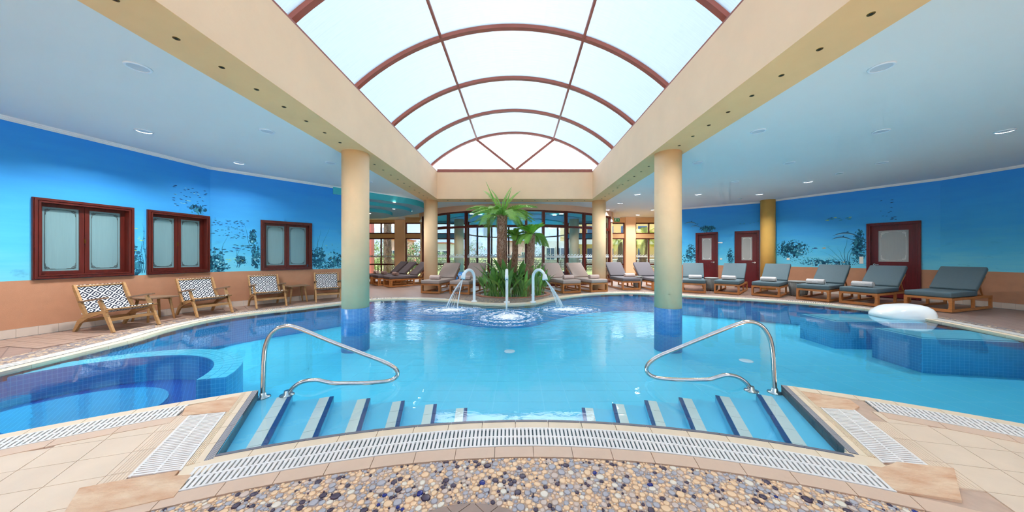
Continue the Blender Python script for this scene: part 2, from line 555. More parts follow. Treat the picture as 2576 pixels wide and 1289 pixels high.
M['paint_dolphin'] = plain('mural_dolphin', (34, 98, 146), 0.8)
M['paint_dolphin2'] = plain('mural_dolphin_belly', (128, 190, 214), 0.8)
M['paint_orange'] = plain('mural_fish_orange', (206, 150, 90), 0.8)

# woven black and white diamonds
m, nt, b = newmat('diamond_fabric')
t = nt.nodes.new('ShaderNodeTexCoord')
sp = nt.nodes.new('ShaderNodeSeparateXYZ'); nt.links.new(t.outputs['Object'], sp.inputs[0])
def tri(o, s, ph=0.0):
    f = mth(nt, 'FRACT', mth(nt, 'ADD', mth(nt, 'DIVIDE', o, s), ph + 100))
    return mth(nt, 'ABSOLUTE', mth(nt, 'SUBTRACT', f, 0.5))
def diamonds(ph):
    return mth(nt, 'ADD', tri(sp.outputs[0], 0.150, ph), tri(sp.outputs[1], 0.150, ph))
d = mth(nt, 'MINIMUM', diamonds(0.0), diamonds(0.5))
k = mth(nt, 'ADD', mth(nt, 'LESS_THAN', d, 0.12), mth(nt, 'MULTIPLY', mth(nt, 'GREATER_THAN', d, 0.25), mth(nt, 'LESS_THAN', d, 0.42)))
nt.links.new(mixc(nt, k, lin((238, 240, 240)), lin((22, 30, 52))), b.inputs['Base Color'])
b.inputs['Roughness'].default_value = 0.9
M['diamond'] = m

def outer_fresnel(nt, ior):
    """mirror share of a thin sheet, the same from both of its faces"""
    fr = N(nt, 'ShaderNodeFresnel')
    ge = nt.nodes.new('ShaderNodeNewGeometry')
    nt.links.new(mth(nt, 'ADD', mth(nt, 'MULTIPLY', ge.outputs['Backfacing'], 1.0 / ior - ior), ior), fr.inputs[0])
    return fr
def glass(name, tint, refl_rough=0.01, ior=1.45):
    """thin clear sheet: light passes straight on, the surface mirrors by its angle"""
    m, nt, b = newmat(name)
    nt.nodes.remove(b)
    tr = N(nt, 'ShaderNodeBsdfTransparent'); tr.inputs[0].default_value = (*tint, 1)
    gl = N(nt, 'ShaderNodeBsdfGlossy'); gl.inputs['Roughness'].default_value = refl_rough
    fr = outer_fresnel(nt, ior)
    mx = nt.nodes.new('ShaderNodeMixShader')
    nt.links.new(fr.outputs[0], mx.inputs[0]); nt.links.new(tr.outputs[0], mx.inputs[1]); nt.links.new(gl.outputs[0], mx.inputs[2])
    nt.links.new(mx.outputs[0], nt.nodes['Material Output'].inputs[0])
    return m
M['glass'] = glass('tinted_window_glass', (0.84, 0.87, 0.88))
M['glass_in'] = glass('clear_glass', (0.86, 0.92, 0.94))
M['gable'] = glass('clear_gable_sheet', (0.90, 0.94, 0.97))
M['film'] = plain('white_vinyl', (220, 236, 242), 0.6)

# roof sheet: pale twin-wall plastic with drawn streaks, partly scattering the daylight
m, nt, b = newmat('polycarbonate')
nt.nodes.remove(b)
vec = coord(nt, 'Object', (3.0, 60.0, 3.0))
f = noise(nt, vec, 1.0, 4, 0.6)
tr = N(nt, 'ShaderNodeBsdfTransparent')
nt.links.new(mixc(nt, f, (0.36, 0.44, 0.50), (0.64, 0.69, 0.72)), tr.inputs[0])
tl = N(nt, 'ShaderNodeBsdfTranslucent'); tl.inputs[0].default_value = (0.345, 0.395, 0.435, 1)
mx = nt.nodes.new('ShaderNodeMixShader')
nt.links.new(mth(nt, 'MULTIPLY_ADD', f, 0.25, 0.70), mx.inputs[0])
nt.links.new(tr.outputs[0], mx.inputs[1]); nt.links.new(tl.outputs[0], mx.inputs[2])
nt.links.new(mx.outputs[0], nt.nodes['Material Output'].inputs[0])
M['polycarb'] = m

# water: clear with a blue-green tint, mirrors by angle, ruffled around the three spouts
SPL = [(-1.68, 7.45), (-0.22, 6.65), (1.45, 7.55)]
def water(name, tint, spots, calm=0.02, rough_amt=1.0):
    m, nt, b = newmat(name)
    nt.nodes.remove(b)
    t = nt.nodes.new('ShaderNodeTexCoord')
    near = None
    ring = None
    for (x, y) in spots:
        vs = nt.nodes.new('ShaderNodeVectorMath'); vs.operation = 'DISTANCE'
        nt.links.new(t.outputs['Object'], vs.inputs[0]); vs.inputs[1].default_value = (x, y, 0)
        near = vs.outputs['Value'] if near is None else mth(nt, 'MINIMUM', near, vs.outputs['Value'])
        w = mth(nt, 'MULTIPLY', mth(nt, 'SINE', mth(nt, 'MULTIPLY', vs.outputs['Value'], 19.0)), mth(nt, 'POWER', 2.718, mth(nt, 'MULTIPLY', vs.outputs['Value'], -0.9)))
        ring = w if ring is None else mth(nt, 'ADD', ring, w)
    mp = nt.nodes.new('ShaderNodeMapping'); mp.inputs['Scale'].default_value = (1.0, 1.5, 1.0); nt.links.new(t.outputs['Object'], mp.inputs[0])
    f = noise(nt, mp.outputs[0], 5.0, 4, 0.55)
    hgt = mth(nt, 'MULTIPLY', f, 1.0)
    if near is not None:
        amp = mth(nt, 'MAXIMUM', mth(nt, 'MULTIPLY_ADD', near, -0.30, 1.0), 0.0)
        amp = mth(nt, 'ADD', mth(nt, 'MULTIPLY', mth(nt, 'MULTIPLY', amp, amp), rough_amt), calm)
        hgt = mth(nt, 'MULTIPLY', mth(nt, 'ADD', hgt, mth(nt, 'MULTIPLY', ring, 0.25)), amp)
    else:
        hgt = mth(nt, 'MULTIPLY', hgt, calm * 3)
    bp = nt.nodes.new('ShaderNodeBump'); bp.inputs['Strength'].default_value = 1.0; bp.inputs['Distance'].default_value = 0.05
    nt.links.new(hgt, bp.inputs['Height'])
    tr = N(nt, 'ShaderNodeBsdfTransparent'); tr.inputs[0].default_value = (*tint, 1)
    gl = N(nt, 'ShaderNodeBsdfGlossy'); gl.inputs['Roughness'].default_value = 0.015
    nt.links.new(bp.outputs[0], gl.inputs['Normal'])
    fr = outer_fresnel(nt, 1.33)
    nt.links.new(bp.outputs[0], fr.inputs['Normal'])
    mx = nt.nodes.new('ShaderNodeMixShader')
    nt.links.new(fr.outputs[0], mx.inputs[0]); nt.links.new(tr.outputs[0], mx.inputs[1]); nt.links.new(gl.outputs[0], mx.inputs[2])
    nt.links.new(mx.outputs[0], nt.nodes['Material Output'].inputs[0])
    return m
M['water'] = water('pool_water', (0.84, 0.96, 0.99), SPL)
M['water2'] = water('outer_pool_water', (0.5, 0.85, 0.95), [])
# falling water and foam
m, nt, b = newmat('falling_water')
nt.nodes.remove(b)
tr = N(nt, 'ShaderNodeBsdfTransparent')
df = N(nt, 'ShaderNodeBsdfDiffuse'); df.inputs[0].default_value = (0.92, 0.97, 1, 1)
mx = nt.nodes.new('ShaderNodeMixShader'); mx.inputs[0].default_value = 0.55
nt.links.new(tr.outputs[0], mx.inputs[1]); nt.links.new(df.outputs[0], mx.inputs[2])
nt.links.new(mx.outputs[0], nt.nodes['Material Output'].inputs[0])
M['jet'] = m
M['foam'] = plain('white_foam', (252, 254, 255), 0.7)

# ------------------------------------------------------------------ plan of the pool
C = Vector((0.1, -3.08))                 # centre of the round deck the steps are cut into
RF, RL, RR = 5.43, 6.52, 6.60            # front water edge, outer water edge left and right
ZW, ZF = -0.03, -0.64                    # water level, pool floor
KL, KL2 = Vector((-1.956, 1.91)), Vector((-2.52, 2.89))
KR, KR2 = Vector((2.19, 1.97)), Vector((2.65, 3.01))
def pol(r, a): return (C.x + r * math.cos(a), C.y + r * math.sin(a))
def ang(p): return math.atan2(p[1] - C.y, p[0] - C.x)
outer_pts = [(-5.5, 0.35), (-5.72, 1.6), (-5.78, 3.0), (-5.99, 4.58), (-6.21, 5.26), (-6.28, 6.19), (-6.01, 6.83), (-5.45, 7.5), (-4.89, 8.2),
             (-4.35, 8.85), (-3.5, 9.1), (-2.15, 8.8), (-1.21, 8.2), (-0.32, 8.0), (0.45, 8.25), (0.97, 8.93), (1.7, 9.65), (2.85, 10.35), (4.14, 10.5),
             (5.38, 9.86), (6.99, 8.96), (8.1, 8.15), (8.57, 7.2), (8.46, 6.3), (8.15, 5.2), (7.6, 3.7), (6.8, 2.2), (5.7, 0.55)]
OUT = [Vector((p.x, p.y)) for p in catmull([(x, y, 0) for x, y in outer_pts], 5)]
arcR = [pol(RR, a) for a in [ang(outer_pts[-1]) + (ang(KR2) - ang(outer_pts[-1])) * i / 16 for i in range(1, 17)]]
arcF = [pol(RF, a) for a in [ang(KR) + (ang(KL) - ang(KR)) * i / 30 for i in range(31)]]
arcL = [pol(RL, a) for a in [ang(KL2) + (ang(outer_pts[0]) - ang(KL2)) * i / 16 for i in range(0, 16)]]
POOL = [tuple(p) for p in OUT] + arcR + arcF + arcL

# room plan, seen from above
WL = [(-8.95, -4.6), (-8.55, 2.0), (-7.62, 7.38), (-5.47, 9.80)]                       # left mural wall
WA = [(-5.47, 9.80), (-9.6, 12.2), (-9.6, 17.0)]                                      # annex behind it
WR = [(8.3, 17.0), (7.05, 14.12), (9.8, 12.1), (11.95, 8.45), (12.6, 5.0), (12.6, -4.6)]   # right mural wall
ROOM = [WL[0], (12.6, -4.6)] + [WR[4], WR[3], WR[2], WR[1], WR[0]] + [(-9.6, 17.0), (-9.6, 12.2), WL[3], WL[2], WL[1]]
ZC = 3.5                                                                              # ceiling
DC, DR = Vector((-0.1, 18.55)), 5.95                                                  # glazed drum
def drum(r, deg):
    a = math.radians(deg)
    return (DC.x + r * math.sin(a), DC.y - r * math.cos(a))

# ------------------------------------------------------------------ pool basin and steps
basin = empty('swimming_pool', (0, 0, 0), 0, 'large free-form turquoise swimming pool with steps descending from both sides', 'pool')
mb = MB()
mb.prism(POOL, ZF - 0.05, ZF, bottom=False)
mb.build('pool_floor', M['pool_far'], basin)
mb = MB()
n = len(POOL)
for i in range(n):
    a, b2 = POOL[i], POOL[(i + 1) % n]
    al = len(OUT) + len(arcR) - 1 <= i < len(OUT) + len(arcR) + len(arcF)
    mb.add([(a[0], a[1], ZF), (b2[0], b2[1], ZF), (b2[0], b2[1], -0.004), (a[0], a[1], -0.004)], [(0, 1, 2, 3)], 1 if al else 0)
mb.build('pool_wall', [M['mosaic_wall'], M['pool_cyan']], basin)
# single tiles of the floor in the part one can see clearly
tm = MB().box(-0.160, 0.160, -0.160, 0.160, 0, 0.0015).mesh('tile', M['pool_tile'])
cand = []
for i in range(-14, 15):
    for j in range(8, 24):
        x, y = 0.165 + i * 0.33, 0.165 + j * 0.33
        if (Vector((x, y)) - C).length < 6.85 or y > 7.6: continue
        if min((Vector((x, y)) - Vector(q)).length for q in ((-3.374, 6.19), (3.10, 6.19))) < 0.4: continue
        if not inside((x, y), [tuple(p) for p in POOL]): continue
        cand.append((x * x + y * y, x, y))
cand.sort()
for _, x, y in cand[:290]:
    put('tile', tm, basin, (x, y, ZF))
# steps: wedges around C2, six on each side, and the landing between them
C2 = Vector((0.07, -1.5))
XK = [2.345, 2.005, 1.67, 1.33, 0.99, 0.655]
ZK = [-0.09 - 0.067 * k for k in range(6)]
def on_arc(sx, frac, r):
    """point where the ray from C2 through the nosing meets the circle r about C"""
    top = Vector((C2.x + sx * frac, 0)); top.y = C.y + math.sqrt(6.55 ** 2 - (top.x - C.x) ** 2)
    d = (top - C2).normalized()
    o = C2 - C
    bq = o.dot(d); t = -bq + math.sqrt(bq * bq - o.length_squared + r * r)
    return C2 + d * t
for sgn, K, K2, nm in ((-1, KL, KL2, 'l'), (1, KR, KR2, 'r')):
    rin, rout = RF + 0.0, 6.5
    prev = (Vector(K), Vector(K2))
    for k in range(6):
        a, b2 = on_arc(sgn, XK[k], rin - 0.1), on_arc(sgn, XK[k], rout)
        mid_o = (prev[1] + b2) / 2; mid_o = C + (mid_o - C).normalized() * rout
        poly = [prev[0], prev[1], mid_o, b2, a]
        if sgn > 0: poly = poly[::-1]
        mb = MB().prism([tuple(p) for p in poly], ZF, ZK[k])
        st = mb.build('step', M['pool_cyan'], basin)
        # nosing: white tiles and a navy edge, four lengths
        e = (b2 - on_arc(sgn, XK[k], rin)); L = e.length; e.normalize()
        s0 = on_arc(sgn, XK[k], rin)
        nn = Vector((-e.y, e.x)) * (1 if sgn < 0 else -1)      # away from the middle
        for q in range(5):
            p0, p1 = s0 + e * (L * q / 5 + 0.002), s0 + e * (L * (q + 1) / 5 - 0.002)
            for w0, w1, mt, nmn in ((0.0, 0.036, 'navy_tile', 'nosing_tile'), (0.039, 0.125, 'white_tile', 'nosing_tile')):
                pl = [p0 + nn * w0, p1 + nn * w0, p1 + nn * w1, p0 + nn * w1]
                if sgn < 0: pl = pl
                MB().prism([tuple(p) for p in pl], ZK[k] - 0.01, ZK[k] + 0.004).build(nmn, M[mt], st)
        prev = (a, b2)
    if sgn < 0: lastL = prev
    else: lastR = prev
arcb = [pol(6.5, ang(lastL[1]) + (ang(lastR[1]) - ang(lastL[1])) * i / 6) for i in range(1, 6)]
poly = [tuple(lastL[0]), tuple(lastL[1])] + arcb + [tuple(lastR[1]), tuple(lastR[0])]
MB().prism(poly[::-1], ZF, -0.50).build('landing', M['pool_cyan'], basin)
# round whirlpool seat and the two shallow massage beds
ring = arc(-4.72, 2.98, 1.45, math.radians(17), math.radians(165), 28)
ring_i = arc(-4.72, 2.98, 1.18, math.radians(17), math.radians(165), 28)
sr = MB().prism(ring + ring_i[::-1], ZF, -0.085, 0, 1).build('whirlpool_rim', [M['pool_cyan'], M['mosaic_wall']], basin)
cm = [MB().prism([tuple(p) for p in (ring[i], ring[i + 1], ring_i[i + 1], ring_i[i])], 0, 0.004).mesh('rim_tile', M['pool_tile']) for i in range(28)]
for i in range(28):
    a, b2, c2, d2 = (Vector(p) for p in (ring[i], ring[i + 1], ring_i[i + 1], ring_i[i]))
    for q in range(3):
        t0, t1 = q / 3 + 0.015, (q + 1) / 3 - 0.015
        pl = [a.lerp(d2, t0).lerp(b2.lerp(c2, t0), 0.04), b2.lerp(c2, t0).lerp(a.lerp(d2, t0), 0.04), b2.lerp(c2, t1).lerp(a.lerp(d2, t1), 0.04), a.lerp(d2, t1).lerp(b2.lerp(c2, t1), 0.04)]
        MB().prism([tuple(p) for p in pl], -0.086, -0.08).build('rim_tile', M['pool_tile'], sr)
MB().prism(arc(-4.72, 2.98, 1.18, math.radians(-30), math.radians(165), 28) + [(-4.72, 2.4)], ZF, -0.42).build('whirlpool_floor', M['mosaic_deep'], basin)
MB().prism(arc(-4.72, 2.98, 0.8, math.radians(-30), math.radians(180), 24), -0.43, -0.36).build('whirlpool_step', M['mosaic_wall'], basin)
for pts in (((6.62, 6.25), (8.35, 6.1), (8.5, 7.0), (6.68, 7.08)), ((6.7, 4.95), (8.1, 4.7), (8.25, 5.5), (6.78, 5.72))):
    bd = MB().prism(pts, ZF, -0.075, 0, 1).build('massage_bed', [M['pool_cyan'], M['mosaic_wall']], basin)
    cxm = sum(p[0] for p in pts) / 4; cym = sum(p[1] for p in pts) / 4
    MB().prism([(cxm + (p[0] - cxm) * 0.9, cym + (p[1] - cym) * 0.85) for p in pts], -0.076, -0.06).build('bed_pad', M['pool_cyan'], bd)
for (px, py) in ((1877, 908), (1282, 884)):
    g = G(px, py, ZF + 0.01)
    MB().lathe([(0.11, 0), (0.11, 0.012), (0.085, 0.02), (0.0, 0.02)], 24).build('drain_cover', M['white_pvc'], basin, (g.x, g.y, ZF))

# added fill lamps under water, mostly hidden by the deck edge, brightening the hall
def added_fill_lamp(x, y, label, watts=5.0, z=ZF):
    t = empty('added_fill_lamp', (x, y, z), 0, label, 'fill light', 'added underwater fill lamps')
    MB().lathe([(0.14, 0), (0.14, 0.02), (0.11, 0.035), (0.108, 0.03)], 24, caps=False).build('bezel', M['steel'], t)
    MB().lathe([(0.108, 0.0), (0.108, 0.028)], 24).build('lens', M['lamp_on'], t)
    la = bpy.data.lights.new('added_fill_light', 'AREA'); la.shape = 'DISK'; la.size = 0.2; la.energy = watts; la.color = (1.0, 0.93, 0.82)
    lo = bpy.data.objects.new('added_fill_light', la); link(lo, t); lo.location = (0, 0, 0.04); lo.rotation_euler = (PI, 0, 0)
for x, y in ((-3.9, 2.75), (-5.0, 1.6), (-5.5, 5.0), (-5.0, 4.85)):
    added_fill_lamp(x, y, 'added underwater fill lamp on the pool floor around the whirlpool seat', 3.0)
for x, y in ((3.5, 3.3), (5.0, 2.2), (6.1, 3.3), (4.6, 3.6)):
    added_fill_lamp(x, y, 'added underwater fill lamp on the pool floor towards the massage beds')
for x, y in ((-0.38, 2.72), (0.06, 2.78), (0.5, 2.72)):
    added_fill_lamp(x, y, 'added underwater fill lamp on the landing between the two flights of steps', 12.0, -0.50)

pw = MB().prism(POOL, ZW, ZW, bottom=False).build('pool_water', M['water'])
tag(pw, 'clear turquoise pool water ruffled around the three white spouts', 'water', kind='stuff')

# ------------------------------------------------------------------ floor
drum_pool = [drum(5.6, a) for a in range(-70, 71, 7)] + [(4.5, 24.6), (-4.5, 24.6)]
floor_poly = [(x * 1.0, y) for x, y in ROOM]
BED = (-0.2, 10.35, 1.17, 0.98)           # planter: centre, radii
bed_poly = arc(BED[0], BED[1], BED[2], 0, 2 * PI * 31 / 32, 31, BED[3])
mb = MB()
mb.prism([(-14, -6), (14, -6), (14, 17.1), (-14, 17.1)], -0.12, -0.014, holes=[POOL[::-1], [p for p in drum_pool if p[1] < 17.0][::-1], bed_poly[::-1]], bottom=False)
flr = mb.build('floor', M['floor'])
tag(flr, 'brown tiled pool hall floor around the water', 'floor', kind='structure')
# grout bed of the round deck
deck = [pol(5.005, math.radians(a)) for a in range(40, 141, 4)] + [(-4.0, -2.0), (4.0, -2.0)]
side_bed = [tuple(p) for p in arcL] + [(-5.5, 0.35), (-5.5, -1.5), (5.7, -1.5), (5.7, 0.5)] + arcR
def sector(r0, r1, a0, a1, n=24):
    return [pol(r1, a0 + (a1 - a0) * i / n) for i in range(n + 1)] + [pol(r0, a1 - (a1 - a0) * i / n) for i in range(n + 1)]
MB().prism(sector(4.9, RL - 0.03, ang(KL2) + 0.004, math.radians(150)), -0.016, -0.0105, bottom=False).build('mortar_bed', M['grout'], flr)
MB().prism(sector(4.92, RR - 0.03, math.radians(32), ang(KR2) - 0.004), -0.016, -0.0108, bottom=False).build('mortar_bed', M['grout'], flr)
MB().prism(sector(0.5, 4.95, math.radians(15), math.radians(165)), -0.016, -0.0122, bottom=False).build('mortar_bed', M['grout'], flr)
MB().prism(sector(4.9, RF - 0.02, math.radians(60), math.radians(120)), -0.016, -0.0112, bottom=False).build('mortar_bed', M['grout'], flr)
def ring_mesh(name, r0, r1, da, z0, z1, mat, sub=2, mi=0):
    """piece of a ring about C, centred on the +X axis of its own frame"""
    p = [(r0 * math.cos(a), r0 * math.sin(a)) for a in [-da / 2 + da * i / sub for i in range(sub + 1)]]
    q = [(r1 * math.cos(a), r1 * math.sin(a)) for a in [da / 2 - da * i / sub for i in range(sub + 1)]]
    return MB().prism(p[::1] + q, z0, z1).mesh(name, mat)
def ring_row(name, parent, r0, r1, deg0, deg1, step, gap, z0, z1, mat):
    a0, a1 = math.radians(deg0), math.radians(deg1)
    rm = (r0 + r1) / 2
    n = max(1, round(abs(a1 - a0) * rm / step)); da = (a1 - a0) / n
    me = ring_mesh(name, r0, r1, da - gap / rm, z0, z1, mat)
    out = []
    for i in range(n):
        out.append(put(name, me, parent, (C.x, C.y, 0), (0, 0, a0 + da * (i + 0.5))))
    return out
trim = empty('trim_1', (0, 0, 0), 0, 'cream tile coping with rounded grey edge around the pool steps', 'coping', kind='structure')
DL, DRR = math.degrees(ang(KL)), math.degrees(ang(KR))
ring_row('coping_tile', trim, 5.338, RF + 0.004, DRR - 0.6, DL + 0.6, 0.249, 0.004, -0.05, 0.0, M['coping'])
ring_row('edge_strip', trim, RF - 0.012, RF + 0.012, DRR, DL, 0.249, 0.003, -0.028, 0.004, M['rib_dark'])
ring_row('coping_tile', trim, RL - 0.095, RL + 0.004, 113.85, 148, 0.25, 0.004, -0.05, 0.0, M['coping'])
ring_row('coping_tile', trim, RR - 0.095, RR + 0.004, 34, 67.15, 0.25, 0.004, -0.05, 0.0, M['coping'])
ring_row('band_tile', flr, 5.012, 5.118, 58, 122, 0.257, 0.004, -0.02, 0.0, M['band_tile'])
ring_row('band_tile', flr, RL - 0.425, RL - 0.315, 117.5, 148, 0.30, 0.004, -0.02, 0.0, M['band_tile'])
ring_row('band_tile', flr, RR - 0.425, RR - 0.315, 34, 62.4, 0.30, 0.004, -0.02, 0.0, M['band_tile'])

def arc_grating(label, r0, r1, deg0, deg1, pitch, fill=0.62):
    g = empty('overflow_grating', (C.x, C.y, 0), 0, label, 'grating')
    a0, a1 = math.radians(deg0), math.radians(deg1); rm = (r0 + r1) / 2
    n = round((a1 - a0) * rm / pitch); da = (a1 - a0) / n
    w = pitch * fill
    me = MB().box(r0 + 0.012, rm - 0.007, -w / 2, w / 2, -0.009, 0.003).box(rm + 0.007, r1 - 0.012, -w / 2, w / 2, -0.009, 0.003)
    me = me.mesh('slat', M['grate'])
    for i in range(n):
        put('slat', me, g, (0, 0, 0), (0, 0, a0 + da * (i + 0.5)))
    for q0, q1 in ((r0, r0 + 0.012), (rm - 0.007, rm + 0.007), (r1 - 0.012, r1)):
        p = [(q0 * math.cos(a), q0 * math.sin(a)) for a in [a0 + (a1 - a0) * i / 40 for i in range(41)]]
        q = [(q1 * math.cos(a), q1 * math.sin(a)) for a in [a1 - (a1 - a0) * i / 40 for i in range(41)]]
        MB().prism(p + q, -0.009, 0.0032).build('rail', M['grate'], g)
    p = [(r0 * math.cos(a), r0 * math.sin(a)) for a in [a0 + (a1 - a0) * i / 40 for i in range(41)]]
    q = [(r1 * math.cos(a), r1 * math.sin(a)) for a in [a1 - (a1 - a0) * i / 40 for i in range(41)]]
    MB().prism(p + q, -0.0095, -0.0075, bottom=False).build('channel', M['channel'], g)
    return g
arc_grating('long curved white overflow grating along the front of the pool steps', 5.122, 5.336, DRR - 0.3, DL + 0.6, 0.0285)
arc_grating('short white overflow grating at the pool edge beside the whirlpool seat', RL - 0.312, RL - 0.098, 117.6, 148, 0.030)
arc_grating('short white overflow grating at the pool edge facing the massage beds', RR - 0.312, RR - 0.098, 34, 62.4, 0.030)

def side_deck(K, K2, sgn, glabel):
    e = (K2 - K); LE = e.length; e = e.normalized()
    nrm = Vector((-e.y, e.x)) if sgn < 0 else Vector((e.y, -e.x))
    P = lambda s, q: tuple(K + e * s + nrm * q)
    def quad(s0, s1, q0, q1, z0, z1, skew=0.0):
        pts = [P(s0 + skew * q0, q0), P(s1 + skew * q0, q0), P(s1 + skew * q1, q1), P(s0 + skew * q1, q1)]
        return MB().prism(pts, z0, z1)
    # dark ribbed edge and cream ribbed coping, five tiles each
    for i in range(5):
        s0, s1 = LE * i / 5 + 0.002, LE * (i + 1) / 5 - 0.002
        t = MB()
        for q in range(5):
            t2 = quad(s0, s1, -0.002 + q * 0.0085, -0.002 + q * 0.0085 + 0.0040, -0.026, 0.003 - 0.0004 * q); t.add(t2.v, t2.f, 1)
        t2 = quad(s0, s1, -0.002, 0.042, -0.026, 0.0005); t.add(t2.v, t2.f)
        t.build('edge_tile', [M['rib_dark'], M['rib_light']], trim)
        t = quad(s0, s1, 0.044, 0.124, -0.03, -0.0012)
        for q in range(4):
            t2 = quad(s0, s1, 0.086 + q * 0.0095, 0.086 + q * 0.0095 + 0.006, -0.01, 0.003); t.add(t2.v, t2.f)
        t.build('coping_tile', M['coping'], trim)
    t = quad(-0.115, 0.0, -0.03, 0.124, -0.02, -0.0022); t.build('coping_tile', M['coping'], trim)
    # mitred corner pieces
    MB().prism([P(-0.118, -0.035), P(0.06, -0.002), P(0.06, 0.13), P(-0.118, 0.13)], -0.03, -0.0035).build('coping_tile', M['coping'], trim)
    R1_ = RL if sgn < 0 else RR; aK = ang(K2); da = math.radians(1.8) * (1 if sgn < 0 else -1)
    MB().prism([P(LE - 0.14, 0.0), tuple(K2), pol(R1_ - 0.001, aK + da * 1.2), P(LE - 0.14, 0.17)], -0.03, -0.003).build('coping_tile', M['coping'], trim)
    # skewed grating
    sk = 0.30
    g = empty('overflow_grating', (*K, 0), 0, glabel, 'grating')
    K0 = Vector((*K, 0)); inv = Matrix.Translation(-K0)
    n = 34; s0, s1 = -0.08, 0.70
    for i in range(n):
        a = s0 + (s1 - s0) * (i + 0.2) / n; b3 = a + (s1 - s0) / n * 0.58
        t = quad(a, b3, 0.14, 0.358, -0.008, 0.003, sk)
        MB().add(t.v, t.f, 0, False, inv).build('slat', M['grate'], g)
    for q0, q1 in ((0.127, 0.14), (0.244, 0.256), (0.356, 0.37)):
        t = quad(s0, s1, q0, q1, -0.008, 0.0025, sk)
        MB().add(t.v, t.f, 0, False, inv).build('rail', M['grate'], g)
    t = quad(s0, s1, 0.127, 0.37, -0.0085, -0.0065, sk)
    MB().add(t.v, t.f, 0, False, inv).build('channel', M['grout'], g)
    # ribbed strip and square deck tiles beyond it
    for i in range(6):
        a = -0.22 + i * 0.25
        t = quad(a + 0.002, a + 0.248, 0.374, 0.49, -0.02, -0.003, 0.18)
        for q in range(6):
            t2 = quad(a + 0.004, a + 0.246, 0.385 + q * 0.016, 0.385 + q * 0.016 + 0.008, -0.01, -0.0012, 0.18); t.add(t2.v, t2.f)
        if (Vector(P(a + 0.25, 0.43)) - C).length < 6.2:
            t.build('ribbed_tile', M['deck_tile'], flr)
    R0 = RL if sgn < 0 else RR
    for i in range(-6, 12):
        for j in range(0, 11):
            a = -0.22 + i * 0.25; q0 = 0.494 + j * 0.25
            pl = [P(a + 0.002 + 0.18 * q0, q0), P(a + 0.248 + 0.18 * q0, q0), P(a + 0.248 + 0.18 * (q0 + 0.246), q0 + 0.246), P(a + 0.002 + 0.18 * (q0 + 0.246), q0 + 0.246)]
            if sgn < 0: pass
            cxy = Vector((sum(p[0] for p in pl) / 4, sum(p[1] for p in pl) / 4))
            r = (cxy - C).length
            if r > R0 - 0.3 or r < 4.95: continue
            th = ang(cxy)
            # cut off what would reach past the overflow channel
            m0 = Vector(pol(R0 - 0.32, th)); tg = Vector((-math.sin(th), math.cos(th)))
            ar = sum(pl[k][0] * pl[(k + 1) % 4][1] - pl[(k + 1) % 4][0] * pl[k][1] for k in range(4))
            if ar < 0: pl = pl[::-1]
            pl = clip_poly(pl, tuple(m0), tuple(m0 + tg))
            if len(pl) < 3: continue
            MB().prism(pl, -0.02, -0.004).build('deck_tile', M['deck_tile'], flr)
side_deck(KL, KL2, -1, 'white slatted side grating between two travertine slabs near the whirlpool')
side_deck(KR, KR2, 1, 'white slatted side grating between two travertine slabs near the massage beds')
def slab(pixels):
    pts = [tuple(G(x, y)[:2]) for x, y in pixels]
    a = sum(pts[k][0] * pts[(k + 1) % len(pts)][1] - pts[(k + 1) % len(pts)][0] * pts[k][1] for k in range(len(pts)))
    if a < 0: pts = pts[::-1]
    MB().prism(pts, -0.02, 0.004).build('travertine_slab', M['travertine'], flr)
slab([(467, 1024), (605, 996), (574, 1037), (480, 1045), (458, 1046)])
slab([(322, 1207), (450, 1186), (438, 1199), (482, 1196), (437, 1252), (322, 1278), (150, 1310), (200, 1230)])
slab([(2014, 985), (2059, 1026), (2146, 1033), (2162, 1024), (2138, 1007)])
slab([(2180, 1173), (2219, 1178), (2256, 1164), (2400, 1180), (2420, 1262), (2254, 1236), (2243, 1229)])

# pebble mosaic in front, stone by stone
TC = Vector((-0.24, 1.09)); TR = 0.48
def peb_ok(x, y, r):
    if y < 1.36 or abs(x) > 3.0: return False
    if (Vector((x, y)) - C).length > 5.004 - r: return False
    if (Vector((x, y)) - TC).length < TR + r: return False
    return True
cells = {}; pebs = []
CS = 0.06
def room_for(x, y, r1):
    i, j = int(x // CS), int(y // CS); best = r1
    for a in (-1, 0, 1):
        for b3 in (-1, 0, 1):
            for (px, py, pr) in cells.get((i + a, j + b3), ()):
                best = min(best, math.hypot(px - x, py - y) - pr - 0.0008)
    return best
rng = random.Random(3)
for r0, r1, tries in ((0.018, 0.023, 200), (0.013, 0.018, 3500), (0.009, 0.013, 18000), (0.006, 0.009, 34000), (0.0038, 0.006, 60000)):
    for _ in range(tries):
        x, y = rng.uniform(-3.0, 3.0), rng.uniform(1.36, 1.95)
        r = room_for(x, y, r1 if rng.random() < 0.6 else rng.uniform(r0, r1))
        if r >= r0 and peb_ok(x, y, r):
            cells.setdefault((int(x // CS), int(y // CS)), []).append((x, y, r)); pebs.append((x, y, r))
